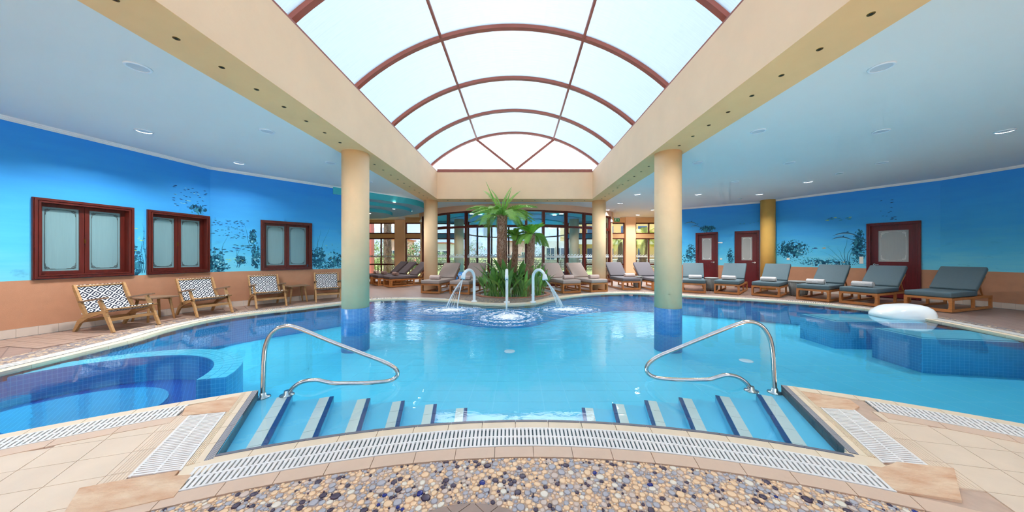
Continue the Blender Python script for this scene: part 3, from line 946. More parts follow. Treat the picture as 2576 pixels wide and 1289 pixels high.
def dome(mb, x, y, r, rot, mi, n=8, el=1.0, wob=None):
    b0 = len(mb.v)
    ca, sa = math.cos(rot), math.sin(rot)
    for rr, z in ((1.08, -0.008), (1.05, -0.0008), (0.84, 0.0010)):
        for k in range(n):
            a = 2 * PI * k / n
            w = 1.0 if wob is None else wob[k]
            ux, uy = r * rr * w * math.cos(a) * el, r * rr * w * math.sin(a) / el
            mb.v.append((x + ux * ca - uy * sa, y + ux * sa + uy * ca, z))
    for q in range(2):
        for k in range(n):
            l = (k + 1) % n
            mb.f.append((b0 + q * n + k, b0 + q * n + l, b0 + (q + 1) * n + l, b0 + (q + 1) * n + k)); mb.m.append(mi); mb.sm.append(True)
    mb.f.append(tuple(b0 + 2 * n + k for k in range(n))); mb.m.append(mi); mb.sm.append(True)
pebs.sort(key=lambda p: -p[2] / p[1])
shapes = []
for mi, pm in enumerate(M['peb']):
    row = []
    for q in range(4):
        mb = MB(); dome(mb, 0, 0, 1.0, 0, 0, 12, rng.uniform(0.96, 1.12), [rng.uniform(0.9, 1.08) for _ in range(12)])
        mb.v = [(v[0], v[1], v[2]) for v in mb.v]
        row.append(mb.mesh('pebble', pm))
    shapes.append(row)
rest = MB()
for i, (x, y, r) in enumerate(pebs):
    mi = rng.choices(range(6), PEB_W)[0]
    if mi == 4 and r < 0.008: mi = 1
    if i < 298:
        put('pebble', shapes[mi][rng.randrange(4)], flr, (x, y, 0), (0, 0, rng.uniform(0, 6.3)), (r, r, 1))
    else:
        dome(rest, x, y, r, rng.uniform(0, 6.3), mi, 7, rng.uniform(0.95, 1.15), [rng.uniform(0.9, 1.08) for _ in range(7)])
tag(rest.build('pebbles', M['peb'], flr), kind='stuff')
MB().prism(deck, -0.0078, -0.0045, bottom=False).build('pebble_grout', M['grout'], flr)
# disc of diagonal brown tiles
circ = arc(TC.x, TC.y, TR, 0, 2 * PI * 47 / 48, 47)
s = 0.115
for i in range(-6, 7):
    for j in range(-6, 7):
        u, v3 = i * s, j * s
        cs = math.sqrt(0.5)
        pl = []
        for du, dv in ((0.002, 0.002), (s - 0.002, 0.002), (s - 0.002, s - 0.002), (0.002, s - 0.002)):
            pl.append((TC.x + (u + du - v3 - dv) * cs, TC.y + (u + du + v3 + dv) * cs))
        for k in range(48):
            pl = clip_poly(pl, circ[k], circ[(k + 1) % 48])
            if len(pl) < 3: break
        if len(pl) >= 3 and max(p[1] for p in pl) > 1.3:
            MB().prism(pl, -0.02, 0.0).build('floor_tile', M['tan_tile'], flr)

# coping, overflow slats and pebble strip along the far edges
far = empty('trim_2', (0, 0, 0), 0, 'cream tile coping along the far curved pool edge', 'coping', kind='structure')
pp = resample([Vector((p.x, p.y, 0)) for p in OUT], 0.25)
P0 = [Vector((p.x, p.y)) for p in pp]
def width(p): return 0.26 if (-2.3 < p.x < 2.3 and p.y > 7) else 0.10
I0 = offset_path(P0, -0.015)
O1 = [a for a in offset_path(P0, 0.10)]; O1 = [o if width(p) < 0.2 else p + (o - p) * 2.6 for o, p in zip(O1, P0)]
for i in range(len(P0) - 1):
    a, b2, c2, d2 = I0[i], I0[i + 1], O1[i + 1], O1[i]
    g = 0.006
    pl = [a.lerp(b2, g), a.lerp(b2, 1 - g), d2.lerp(c2, 1 - g), d2.lerp(c2, g)]
    MB().prism([tuple(p) for p in pl][::-1], -0.05, 0.0).build('coping_tile', M['coping'], far)
sl = MB()
fine = [Vector((p.x, p.y)) for p in resample([Vector((p.x, p.y, 0)) for p in OUT], 0.034)]
f0, f1 = offset_path(fine, 0.115), offset_path(fine, 0.295)
for i in range(len(fine) - 1):
    if width(fine[i]) > 0.2 and abs(fine[i].x + 0.3) > 0.55: continue
    if width(fine[i]) > 0.2:
        q0, q1 = fine[i].lerp(f0[i], 0.3), f0[i].lerp(f1[i], 0.5)
    else: q0, q1 = f0[i], f1[i]
    t = (fine[i + 1] - fine[i]) * 0.55
    sl.prism([tuple(q0), tuple(q1), tuple(q1 + t), tuple(q0 + t)][::-1], -0.008, 0.004)
gr = sl.build('overflow_grating', M['grate'])
tag(gr, 'fine white overflow slats following the far pool edge under the loungers and armchairs', 'grating', kind='stuff')
ch = MB()
for i in range(0, len(P0) - 1):
    if width(P0[i]) > 0.2: continue
    a, b2 = offset_path(P0, 0.10)[i], offset_path(P0, 0.10)[i + 1]; c2, d2 = offset_path(P0, 0.31)[i + 1], offset_path(P0, 0.31)[i]
    ch.prism([tuple(p) for p in (a, b2, c2, d2)][::-1], -0.014, -0.006, bottom=False)
ch.build('channel', M['channel'], far)
def strip(d0, d1, cond, mat, name, z=-0.009):
    a, b2 = offset_path(P0, d0), offset_path(P0, d1); t = MB()
    for i in range(len(P0) - 1):
        if cond(P0[i]) and cond(P0[i + 1]):
            t.prism([tuple(p) for p in (a[i], a[i + 1], b2[i + 1], b2[i])][::-1], -0.014, z, bottom=False)
    return t.build(name, M[mat], flr)
strip(0.31, 0.72, lambda p: p.x < -4.0 and p.y > 2.0, 'pebble_strip', 'pebble_strip')
strip(0.26, 1.0, lambda p: -2.6 < p.x < 2.2 and p.y > 7.5, 'pebble_strip', 'pebble_strip')
strip(0.31, 0.6, lambda p: p.x > 2.3 and p.y > 5, 'pebble_strip', 'pebble_strip')
# brown floor tiles on the armchair walk, one by one
tmesh = MB().box(-0.097, 0.097, -0.097, 0.097, 0, 0.008).mesh('floor_tile', M['tan_tile'])
wl_poly = [(-8.2, 4.2), (-7.62, 7.38), (-5.47, 9.80), (-4.9, 8.9), (-5.9, 7.9), (-6.75, 6.9), (-7.0, 6.0), (-6.9, 5.0), (-6.7, 4.2)]
for rgn, org, an in (((-8.2, 4.2, 7.4), (-7.9, 4.2), math.atan2(5.38, 0.93)), ((0, 7.2, 9.9), (-7.6, 7.38), math.atan2(2.42, 2.15))):
    e = Vector((math.cos(an), math.sin(an))); nv = Vector((e.y, -e.x))
    for i in range(-2, 17):
        for j in range(0, 9):
            p = Vector(org) + e * (i * 0.2 + 0.1) + nv * (j * 0.2 + 0.0)
            if inside(p, wl_poly) and ((p.y < 7.38 - (p.x + 7.62) * 0.45) == (rgn[0] < 0)):
                put('floor_tile', tmesh, flr, (p.x, p.y, -0.0135), (0, 0, an))

# ------------------------------------------------------------------ walls
def seg(p0, p1):
    d = Vector(p1) - Vector(p0)
    return Vector((*p0, 0)), math.atan2(d.y, d.x), d.length

def ray_s(px, p0, p1):
    """distance along the wall p0 to p1 where the sight line of column px meets it"""
    k = (px - CX) / F
    dx, dy = p1[0] - p0[0], p1[1] - p0[1]
    t = (k * p0[1] - p0[0]) / (dx - k * dy)
    return t * math.hypot(dx, dy)

def wall_panel(parent, L, openings, mat, name='wall_panel', z0=-0.02, z1=ZC + 0.1, th=0.25):
    """upright panel in the frame of its parent (x along the wall, -y towards the room)"""
    mb = MB(); xs = [0.0]
    for (a, b2, c2, d2) in sorted(openings):
        mb.box(xs[-1], a, 0, th, z0, z1)
        if c2 > z0: mb.box(a, b2, 0, th, z0, c2)
        if d2 < z1: mb.box(a, b2, 0, th, d2, z1)
        xs.append(b2)
    mb.box(xs[-1], L, 0, th, z0, z1)
    return mb.build(name, mat, parent)

def frame_ring(x0, x1, z0, z1, w, y0, y1, sill=True):
    mb = MB()
    mb.box(x0, x0 + w, y0, y1, z0, z1).box(x1 - w, x1, y0, y1, z0, z1)
    mb.box(x0 + w, x1 - w, y0, y1, z1 - w, z1)
    if sill: mb.box(x0 + w, x1 - w, y0, y1, z0, z0 + w)
    return mb

def etched(parent, x0, x1, z0, z1, y, mat):
    """thin border line with scrolls in the four corners"""
    mb = MB(); r = 0.004; q = min(x1 - x0, z1 - z0) * 0.16
    def ln(pts): mb.tube([(p[0], y, p[1]) for p in pts], r, 4)
    pts = []
    for cx2, cz2, a0 in ((x1, z1, 180), (x0, z1, 270), (x0, z0, 0), (x1, z0, 90)):
        pts += [(cx2 + q * math.cos(math.radians(a0 + 90 - t)), cz2 + q * math.sin(math.radians(a0 + 90 - t))) for t in (0, 22, 45, 68, 90)]
    mb.tube([(p[0], y, p[1]) for p in pts], r, 4, closed=True)
    for cx2, cz2, sx, sz in ((x1, z1, -1, -1), (x0, z1, 1, -1), (x0, z0, 1, 1), (x1, z0, -1, 1)):
        for (u, v3) in ((1, 0.35), (0.35, 1)):
            sp2 = []
            for t in range(14):
                a = t * 0.7; rr = q * 0.30 * (1 - t / 16)
                sp2.append((cx2 + sx * (q * 0.55 * u + rr * math.cos(a)), cz2 + sz * (q * 0.55 * v3 + rr * math.sin(a))))
            ln(sp2)
        ln([(cx2 + sx * q * 0.1, cz2 + sz * q * 2.0), (cx2 + sx * q * 0.2, cz2 + sz * q * 1.2), (cx2 + sx * q * 0.1, cz2 + sz * q * 0.15), (cx2 + sx * q * 1.2, cz2 + sz * q * 0.2), (cx2 + sx * q * 2.0, cz2 + sz * q * 0.1)])
    return mb.build('etched_border', mat, parent)

def mural_window(name, frame, x0, x1, z0, z1, label):
    loc, rz, L = frame
    w = empty(name, loc, rz, label, 'window', kind='structure')
    fr = frame_ring(x0, x1, z0, z1, 0.075, -0.035, 0.02)
    f2 = frame_ring(x0 + 0.012, x1 - 0.012, z0 + 0.012, z1 - 0.012, 0.03, -0.05, -0.03); fr.add(f2.v, f2.f)
    f2 = frame_ring(x0 + 0.055, x1 - 0.055, z0 + 0.055, z1 - 0.055, 0.022, -0.045, 0.16); fr.add(f2.v, f2.f)
    fr.build('outer_frame', M['wood_frame'], w)
    a, b2, c2, d2 = x0 + 0.08, x1 - 0.08, z0 + 0.08, z1 - 0.08
    xm = (a + b2) / 2
    for u, v3 in ((a, xm - 0.003), (xm + 0.003, b2)):
        sh = frame_ring(u, v3, c2, d2, 0.055, 0.075, 0.12).build('sash', M['wood_frame'], w)
        MB().box(u + 0.05, v3 - 0.05, 0.095, 0.103, c2 + 0.05, d2 - 0.05).build('pane', M['frost_teal'], sh)
        etched(sh, u + 0.085, v3 - 0.085, c2 + 0.085, d2 - 0.085, 0.0935, M['etch'])
    MB().box(xm - 0.006, xm + 0.006, 0.06, 0.076, (c2 + d2) / 2 - 0.06, (c2 + d2) / 2 + 0.02).build('latch', M['brass'], w)
    return w

def wall_trim(parent, L, dado_gaps=(), x_from=0.0):
    """dado, skirting tiles and cornice on one panel, leaving out the doors"""
    gaps = sorted(dado_gaps); xs = x_from
    for a, b2 in list(gaps) + [(L, L)]:
        if a - xs > 0.02:
            MB().box(xs, a, -0.006, 0.0, 0.13, 0.90).build('dado', M['dado'], parent)
            n = max(1, round((a - xs) / 0.2))
            me = MB().box(0.0015, (a - xs) / n - 0.0015, -0.012, 0.0, -0.01, 0.128).mesh('skirting_tile', M['skirt'])
            for i in range(n):
                put('skirting_tile', me, parent, (xs + (a - xs) * i / n, 0, 0))
        xs = b2
    mb = MB()
    mb.box(0, L, -0.07, 0, ZC - 0.022, ZC).box(0, L, -0.045, 0, ZC - 0.045, ZC - 0.022).box(0, L, -0.02, 0, ZC - 0.062, ZC - 0.045)
    mb.build('cornice', M['cornice'], parent)

wl = empty('wall_left', (0, 0, 0), 0, 'blue underwater mural wall with brown dado behind the wooden armchairs', 'wall', kind='structure')
F0, F1, F2 = seg(WL[0], WL[1]), seg(WL[1], WL[2]), seg(WL[2], WL[3])
wins = {1: [], 2: []}
sy = lambda d: (d - 2.0) / 5.38 * F1[2]
WZ0, WZ1 = 0.905, 2.28
wins[1] = [(sy(4.93), sy(6.08)), (sy(6.27), sy(7.36))]
wins[2] = [(0.95, 2.13)]
for fi, (f, k) in enumerate(((F0, 0), (F1, 1), (F2, 2))):
    seg_o = empty('wall_section', f[0], f[1], parent=wl)
    op = [(a + 0.05, b2 - 0.05, WZ0 + 0.05, WZ1 - 0.05) for a, b2 in wins.get(k, [])]
    p = wall_panel(seg_o, f[2], op, M['mural'])
    wall_trim(seg_o, f[2])
    if k == 1: SEG_L1 = seg_o
    if k == 2: SEG_L2 = seg_o
    if op:
        MB().box(0.02, f[2] - 0.02, 0.26, 0.28, 0.8, 2.4).build('backing', M['dark'], seg_o)
mural_window('window_1', F1, *wins[1][0], WZ0, WZ1, 'mahogany two-sash frosted window farthest along the mural from the cream column')
mural_window('window_2', F1, *wins[1][1], WZ0, WZ1, 'mahogany frosted window at the bend of the mural, above an armchair')
mural_window('window_3', F2, *wins[2][0], WZ0, WZ1, 'mahogany frosted window above the side table, close to the cream pool column')

wa = empty('wall_annex', (0, 0, 0), 0, 'plain beige side walls of the lounger annex', 'wall', kind='structure')
for a, b2 in ((WA[0], WA[1]), (WA[1], WA[2])):
    f = seg(b2, a) if False else seg(a, b2)
    so = empty('wall_section', f[0], f[1], parent=wa)
    MB().box(0, f[2], -0.2, 0.0, -0.02, ZC + 0.1).build('wall_panel', M['beige_wall'], so)

wr = empty('wall_right', (0, 0, 0), 0, 'deep blue underwater mural wall with three mahogany doors', 'wall', kind='structure')
DOORS = {1: [], 2: []}
RW = [(WR[0], WR[1]), (WR[1], WR[2]), (WR[2], WR[3]), (WR[3], WR[4]), (WR[4], WR[5])]
RF_ = [seg(a, b2) for a, b2 in RW]
d1 = (ray_s(1750, *RW[1]), ray_s(1806, *RW[1])); d2_ = (ray_s(1848, *RW[1]), ray_s(1911, *RW[1]))
d3 = ray_s(2180, *RW[2]); d3 = (d3, d3 + 1.06)
DOORS[1] = [d1, d2_]; DOORS[2] = [d3]
DZ = 2.34
SEG_R = {}
for k, f in enumerate(RF_):
    so = empty('wall_section', f[0], f[1], parent=wr); SEG_R[k] = so
    op = [(a + 0.05, b2 - 0.05, -0.03, DZ - 0.05) for a, b2 in DOORS.get(k, [])]
    wall_panel(so, f[2], op, M['beige_wall'] if k == 0 else M['mural'])
    if k: wall_trim(so, f[2], DOORS.get(k, []))
    if op: MB().box(0.02, f[2] - 0.02, 0.26, 0.28, -0.02, 2.5).build('backing', M['dark'], so)

def mural_door(name, frame, x0, x1, label):
    loc, rz, L = frame
    d = empty(name, loc, rz, label, 'door', kind='structure')
    fr = MB()
    w = 0.085
    for q0, q1, y0, y1 in ((0, w, -0.035, 0.02), (0.012, 0.045, -0.05, -0.03), (w - 0.02, w, -0.045, 0.13)):
        fr.box(x0 + q0, x0 + q1, y0, y1, 0, DZ - q0).box(x1 - q1, x1 - q0, y0, y1, 0, DZ - q0).box(x0 + q0, x1 - q0, y0, y1, DZ - q1, DZ - q0)
    fr.build('door_frame', M['door_wood'], d)
    a, b2, t = x0 + w, x1 - w, DZ - w
    lf = MB()
    y0, y1 = 0.06, 0.10
    gx0, gx1, gz0, gz1 = a + 0.15, b2 - 0.15, 1.12, t - 0.16
    lf.box(a, gx0, y0, y1, 0.01, t).box(gx1, b2, y0, y1, 0.01, t).box(gx0, gx1, y0, y1, gz1, t).box(gx0, gx1, y0, y1, gz0 - 0.14, gz0).box(gx0, gx1, y0, y1, 0.01, 0.2)
    leaf = lf.build('door_leaf', M['door_wood'], d)
    MB().box(gx0, gx1, y0 + 0.012, y1 - 0.01, 0.2, gz0 - 0.14).box(gx0 + 0.06, gx1 - 0.06, y0 + 0.002, y1 - 0.01, 0.27, gz0 - 0.21).build('lower_panel', M['door_wood'], leaf)
    MB().box(gx0, gx1, y0 + 0.015, y0 + 0.025, gz0, gz1).build('pane', M['frost_grey'], leaf)
    etched(leaf, gx0 + 0.05, gx1 - 0.05, gz0 + 0.05, gz1 - 0.05, y0 + 0.014, M['etch_pale'])
    hx = b2 - 0.07 if name != 'door_3' else a + 0.07
    kb = MB(); kb.tube([(hx, y0, 1.03), (hx, y0 - 0.05, 1.03)], 0.012, 10).tube([(hx, y0 - 0.05, 1.03), (hx - (0.10 if hx > (a + b2) / 2 else -0.10), y0 - 0.055, 1.03)], 0.011, 10)
    kb.tube([(hx, y0 + 0.001, 1.03), (hx, y0 - 0.008, 1.03)], 0.028, 16)
    kb.build('door_handle', M['chrome'], leaf)
    return d
mural_door('door_1', RF_[1], *d1, 'mahogany door with frosted pane nearest the garden windows')
mural_door('door_2', RF_[1], *d2_, 'mahogany door with frosted pane right against the ochre column')
mural_door('door_3', RF_[2], *d3, 'mahogany door with frosted pane beside the row of three switches')

# switches and plates on the mural wall
def plate(px, py, wall, w, h, label, cat, mat='switch', rows=1):
    k, sgm = wall
    s0 = ray_s(px, *RW[k]); f = RF_[k]
    pos = f[0] + Vector((math.cos(f[1]), math.sin(f[1]), 0)) * s0
    z = H - (py - CY) * pos.y / F
    t = empty('wall_plate', (pos.x, pos.y, z), f[1], label, cat)
    MB().box(-w / 2, w / 2, -0.012, -0.0, -h / 2, h / 2).build('plate', M[mat], t)
    for r in range(rows):
        zc = -h / 2 + h * (r + 0.5) / rows
        MB().box(-w * 0.33, w * 0.33, -0.018, -0.012, zc - h / rows * 0.33, zc + h / rows * 0.33).build('rocker', M[mat], t)
plate(1814, 652, (1, 0), 0.08, 0.08, 'small white light switch between the two mahogany doors', 'switch')
plate(1983, 652, (2, 0), 0.085, 0.085, 'cream socket plate on the mural beside the ochre column', 'socket')
plate(2167, 655, (2, 0), 0.09, 0.23, 'column of three white switches beside the mural door', 'switch', rows=3)
plate(1811, 611, (1, 0), 0.19, 0.055, 'small pale nameplate on the mural beside the first door', 'plate', 'sign_white')

# painted figures of the mural: flat paint, a hair proud of the wall
def blob(mb, cx, cz, w, h, r, n, y, mi, up=False):
    for _ in range(n):
        a = r.uniform(0, 2 * PI); q = math.sqrt(r.random())
        x, z = cx + w * q * math.cos(a), cz + h * q * math.sin(a)
        s2 = r.uniform(0.015, 0.07) * (1.3 - q) * {0: 1.0, 1: 0.6}.get(mi, 0.4)
        k = r.randint(5, 7); ph = r.uniform(0, 6)
        pts = [(x + s2 * r.uniform(0.5, 1.2) * math.cos(ph + 2 * PI * i / k), y, z + s2 * r.uniform(0.5, 1.4) * math.sin(ph + 2 * PI * i / k)) for i in range(k)]
        mb.add(pts, [tuple(range(k))[::-1]], mi)
def weed(mb, x, z, h, lean, y, w=0.008, mi=0):
    pts = [(x + lean * (t / 8) ** 2 + 0.02 * math.sin(t * 1.1), z + h * t / 8) for t in range(9)]
    for i in range(8):
        a, b2 = pts[i], pts[i + 1]; w0, w1 = w * (1 - i / 9), w * (1 - (i + 1) / 9)
        mb.add([(a[0] - w0, y, a[1]), (a[0] + w0, y, a[1]), (b2[0] + w1, y, b2[1]), (b2[0] - w1, y, b2[1])], [(0, 1, 2, 3)], mi)
def fish(mb, x, z, L, y, mi, dirn=1, tilt=0.0):
    c2, s2 = math.cos(tilt), math.sin(tilt)
    out = [(0.5, 0), (0.25, 0.13), (-0.1, 0.15), (-0.32, 0.04), (-0.5, 0.14), (-0.43, 0), (-0.5, -0.14), (-0.32, -0.04), (-0.1, -0.13), (0.25, -0.12)]
    pts = [(x + dirn * L * (u * c2 - v3 * s2), y, z + L * (u * s2 + v3 * c2)) for u, v3 in out]
    f = tuple(range(len(pts)))
    mb.add(pts, [f if dirn < 0 else f[::-1]], mi)
def school(mb, x0, x1, z0, z1, n, r, y, mis, L=(0.03, 0.07)):
    for _ in range(n):
        fish(mb, r.uniform(x0, x1), r.uniform(z0, z1), r.uniform(*L), y, r.choice(mis), r.choice((1, 1, -1)), r.uniform(-0.2, 0.2))
def dolphin(mb, x, z, L, y, mi, mi2):
    up, lo = [], []
    for t in range(15):
        u = t / 14
        arch = 0.16 * math.sin(PI * u) - 0.10 * u
        th = 0.085 * math.sin(PI * min(1, u * 0.93 + 0.05)) ** 0.8
        if u < 0.12: th *= 0.5
        up.append((x + L * u, y, z + L * (arch + th * 0.6))); lo.append((x + L * u, y, z + L * (arch - th * 0.6)))
    m = len(up)
    mb.add(up + lo, [(i, m + i, m + i + 1, i + 1) for i in range(m - 1)], mi)
    mid = [((a[0] + b2[0]) / 2, y - 0.0007, (a[2] * 0.3 + b2[2] * 0.7)) for a, b2 in zip(up, lo)]
    lo2 = [(p[0], y - 0.0007, p[2]) for p in lo]
    mb.add(mid + lo2, [(i, m + i, m + i + 1, i + 1) for i in range(1, m - 3)], mi2)
    ti = up[-1]
    mb.add([(ti[0] - 0.02 * L, y, ti[2] - 0.01 * L), (ti[0] + 0.10 * L, y, ti[2] + 0.07 * L), (ti[0] + 0.05 * L, y, ti[2] - 0.01 * L), (ti[0] + 0.09 * L, y, ti[2] - 0.08 * L)], [(3, 2, 1, 0)], mi)
    q = up[7]; mb.add([(q[0] - 0.02 * L, y, q[2] - 0.01), (q[0] + 0.10 * L, y, q[2] - 0.012), (q[0] + 0.09 * L, y, q[2] + 0.07 * L)], [(0, 1, 2)], mi)
r5 = random.Random(11)
PM = [M['paint_dark'], M['paint_teal'], M['paint_navy'], M['paint_lime'], M['paint_white'], M['paint_dolphin'], M['paint_dolphin2'], M['paint_orange']]
Y = -0.0015
# left wall, first stretch
mb = MB()
for (cx2, cz2, w, h, n) in ((F1[2] - 1.27, 1.15, 0.10, 0.35, 60), (F1[2] - 0.25, 2.42, 0.18, 0.10, 40)):
    blob(mb, cx2, cz2, w, h, r5, n, Y, 0); blob(mb, cx2, cz2 - 0.05, w, h * 0.8, r5, n // 2, Y - 0.0004, 1)
for i in range(5): weed(mb, F1[2] - 1.25 + 0.03 * i, 0.95, r5.uniform(0.5, 1.1), r5.uniform(-0.15, 0.15), Y - 0.0006, 0.006)
school(mb, F1[2] - 0.7, F1[2] - 0.05, 2.4, 2.9, 45, r5, Y - 0.0006, (2, 2, 2, 4))
school(mb, F1[2] - 1.35, F1[2] - 1.15, 1.4, 1.9, 8, r5, Y - 0.0006, (2, 3))
tag(mb.build('mural_painting', PM, SEG_L1), kind='stuff')
# left wall, second stretch
mb = MB()
L2 = F2[2]
for (cx2, cz2, w, h, n) in ((0.10, 1.2, 0.16, 0.32, 110), (0.16, 1.02, 0.2, 0.13, 60), (0.85, 1.3, 0.09, 0.42, 90), (0.8, 1.8, 0.07, 0.25, 40), (0.55, 1.2, 0.12, 0.12, 35), (2.3, 1.25, 0.20, 0.36, 140), (2.75, 1.2, 0.25, 0.26, 60), (2.5, 1.02, 0.5, 0.10, 60)):
    blob(mb, cx2, cz2, w, h, r5, n, Y, 0); blob(mb, cx2, cz2 - 0.05, w * 1.1, h, r5, int(n * 0.6), Y - 0.0004, 1); blob(mb, cx2, cz2 - 0.1, w * 1.2, h * 0.8, r5, n // 10, Y - 0.0005, 4)
for x, z, h, l in ((0.48, 1.0, 0.62, 0.1), (0.52, 1.0, 0.5, -0.08), (0.78, 1.1, 1.1, -0.2), (2.25, 1.0, 1.1, 0.1), (2.35, 1.0, 1.2, 0.25), (2.3, 1.0, 0.9, -0.05), (0.2, 1.1, 0.8, 0.12)): weed(mb, x, z, h, l, Y - 0.0006, 0.007)
school(mb, 0.02, 0.7, 1.75, 2.25, 90, r5, Y - 0.0006, (2, 2, 2, 0), (0.025, 0.06))
school(mb, 0.2, 0.85, 1.35, 1.6, 16, r5, Y - 0.0006, (2, 0), (0.05, 0.11))
school(mb, 0.25, 0.6, 1.15, 1.25, 10, r5, Y - 0.0006, (3, 4), (0.03, 0.06))
school(mb, 2.4, 3.1, 1.0, 1.7, 30, r5, Y - 0.0006, (2, 3, 4), (0.02, 0.06))
tag(mb.build('mural_painting', PM, SEG_L2), kind='stuff')
# right wall, between the windows and the column
mb = MB()
for (cx2, cz2, w, h, n) in ((d1[0] - 0.2, 1.45, 0.2, 0.4, 130), (d1[0] - 0.3, 1.2, 0.35, 0.2, 60), (d1[0] + 0.45, 2.5, 0.3, 0.16, 110), (d2_[0] - 0.15, 1.3, 0.13, 0.35, 80), (0.3, 1.05, 0.5, 0.12, 40)):
    blob(mb, cx2, cz2, w, h, r5, n, Y, 0); blob(mb, cx2, cz2 - 0.04, w, h, r5, n // 2, Y - 0.0004, 1)
s0 = ray_s(1722, *RW[1])
dolphin(mb, s0, 2.78, 0.5, Y - 0.0006, 5, 6); dolphin(mb, s0 + 0.25, 2.62, 0.36, Y - 0.0006, 5, 6)
school(mb, d2_[0] + 0.1, d2_[1] + 0.1, 2.62, 2.72, 7, r5, Y - 0.0006, (3, 1), (0.05, 0.1))
tag(mb.build('mural_painting', PM, SEG_R[1]), kind='stuff')
# right wall, beyond the column
mb = MB()
sx = lambda px: ray_s(px, *RW[2])
q = sx(2000)
blob(mb, q - 0.1, 1.55, 0.5, 0.36, r5, 330, Y, 0); blob(mb, q, 1.45, 0.5, 0.35, r5, 120, Y - 0.0004, 1); blob(mb, q + 0.1, 1.4, 0.55, 0.3, r5, 30, Y - 0.0005, 4)
blob(mb, sx(2060), 1.1, 0.8, 0.16, r5, 150, Y, 1); blob(mb, sx(2080), 1.05, 0.7, 0.12, r5, 90, Y - 0.0004, 0); blob(mb, sx(2060), 1.05, 0.8, 0.1, r5, 24, Y - 0.0005, 4)
blob(mb, d3[0] - 0.17, 1.6, 0.16, 0.6, r5, 200, Y, 0); blob(mb, d3[0] - 0.2, 1.5, 0.18, 0.5, r5, 90, Y - 0.0004, 1)
dolphin(mb, sx(2095), 2.0, 0.62, Y - 0.0006, 5, 6); dolphin(mb, sx(2092), 1.88, 0.5, Y - 0.0007, 5, 6)
for x, h, l in ((2120, 0.75, -0.5), (2124, 0.9, 0.05), (2128, 0.85, 0.25), (2118, 0.55, -0.6), (2132, 0.9, 0.4), (2126, 0.6, -0.2)): weed(mb, sx(x), 0.95, h, l, Y - 0.0006, 0.010)
school(mb, sx(2075), sx(2145), 2.52, 2.62, 12, r5, Y - 0.0006, (2, 1, 3), (0.06, 0.12))
school(mb, sx(2040), sx(2160), 1.0, 1.3, 10, r5, Y - 0.0006, (7, 4), (0.05, 0.09))
fish(mb, sx(2050), 1.58, 0.16, Y - 0.0006, 2); fish(mb, sx(2073), 1.58, 0.12, Y - 0.0006, 7)
school(mb, sx(2215), sx(2254), 2.4, 3.1, 14, r5, Y - 0.0006, (2,), (0.04, 0.08))
for k in range(5):
    a = math.radians(90 + 72 * k); x0, z0 = sx(2041), 0.945
    mb.add([(x0, Y - 0.001, z0), (x0 + 0.02 * math.cos(a - 0.6), Y - 0.001, z0 + 0.02 * math.sin(a - 0.6)), (x0 + 0.07 * math.cos(a), Y - 0.001, z0 + 0.06 * math.sin(a)), (x0 + 0.02 * math.cos(a + 0.6), Y - 0.001, z0 + 0.02 * math.sin(a + 0.6))], [(3, 2, 1, 0)], 4)
tag(mb.build('mural_painting', PM, SEG_R[2]), kind='stuff')

# wall behind the viewer: plain, its tall openings widened to let in fill daylight
wb = empty('wall_back', (0, 0, 0), 0, 'beige wall out of view, tall openings added to let in fill daylight', 'wall', kind='structure')
mb = MB()
mb.box(-9.2, 12.8, -4.85, -4.6, 3.2, ZC + 0.1).box(-9.2, 12.8, -4.85, -4.6, -0.05, 0.08)
for x in (-9.2, -5.6, -2.0, 1.6, 5.2, 8.8, 12.4): mb.box(x, x + 0.3, -4.85, -4.6, 0.08, 3.2)
mb.build('wall_panel', M['beige_wall'], wb)

# ------------------------------------------------------------------ ceiling, beams and skylight
BX0, BX1, BX2, BX3 = -3.665, -3.02, 2.76, 3.43       # the two long beams
BY1, BY2 = 11.10, 11.76                               # the cross beam
ZB, ZT = 3.43, 4.434
mb = MB()
room = list(ROOM)
well = [(BX0 + 0.05, -4.5), (BX3 - 0.05, -4.5), (BX3 - 0.05, BY2 - 0.05), (BX0 + 0.05, BY2 - 0.05)]
mb.prism([(-9.9, -4.9), (12.9, -4.9), (12.9, 17.2), (-9.9, 17.2)], ZC, ZC + 0.2, holes=[well[::-1], [drum(5.9, a) for a in range(-50, 51, 5)] + [(4.5, 17.0), (-4.7, 17.0)]])
cl = mb.build('ceiling', M['ceiling'])
tag(cl, 'flat pale blue-grey ceiling around the skylight', 'ceiling', kind='structure')
bm_ = empty('trim_3', (0, 0, 0), 0, 'deep cream plaster beams framing the skylight well', 'beam', kind='structure')
MB().box(BX0, BX1, -4.6, BY2, ZB, ZT).build('beam', M['plaster'], bm_)
MB().box(BX2, BX3, -4.6, BY2, ZB, ZT).build('beam', M['plaster'], bm_)
MB().box(BX1, BX2, BY1, BY2, ZB, ZT).build('beam', M['plaster'], bm_)
MB().box(BX1, BX2, -4.6, -4.2, ZB, ZT).build('beam', M['plaster'], bm_)
MB().box(BX0, BX1, -4.6, BY2, ZB - 0.004, ZB).build('soffit', M['soffit'], bm_)  # thin sheet carrying the bounce-tinted plaster
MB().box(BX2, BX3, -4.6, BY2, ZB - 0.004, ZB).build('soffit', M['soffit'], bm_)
MB().box(BX1, BX2, BY1, BY2, ZB - 0.004, ZB).build('soffit', M['soffit'], bm_)

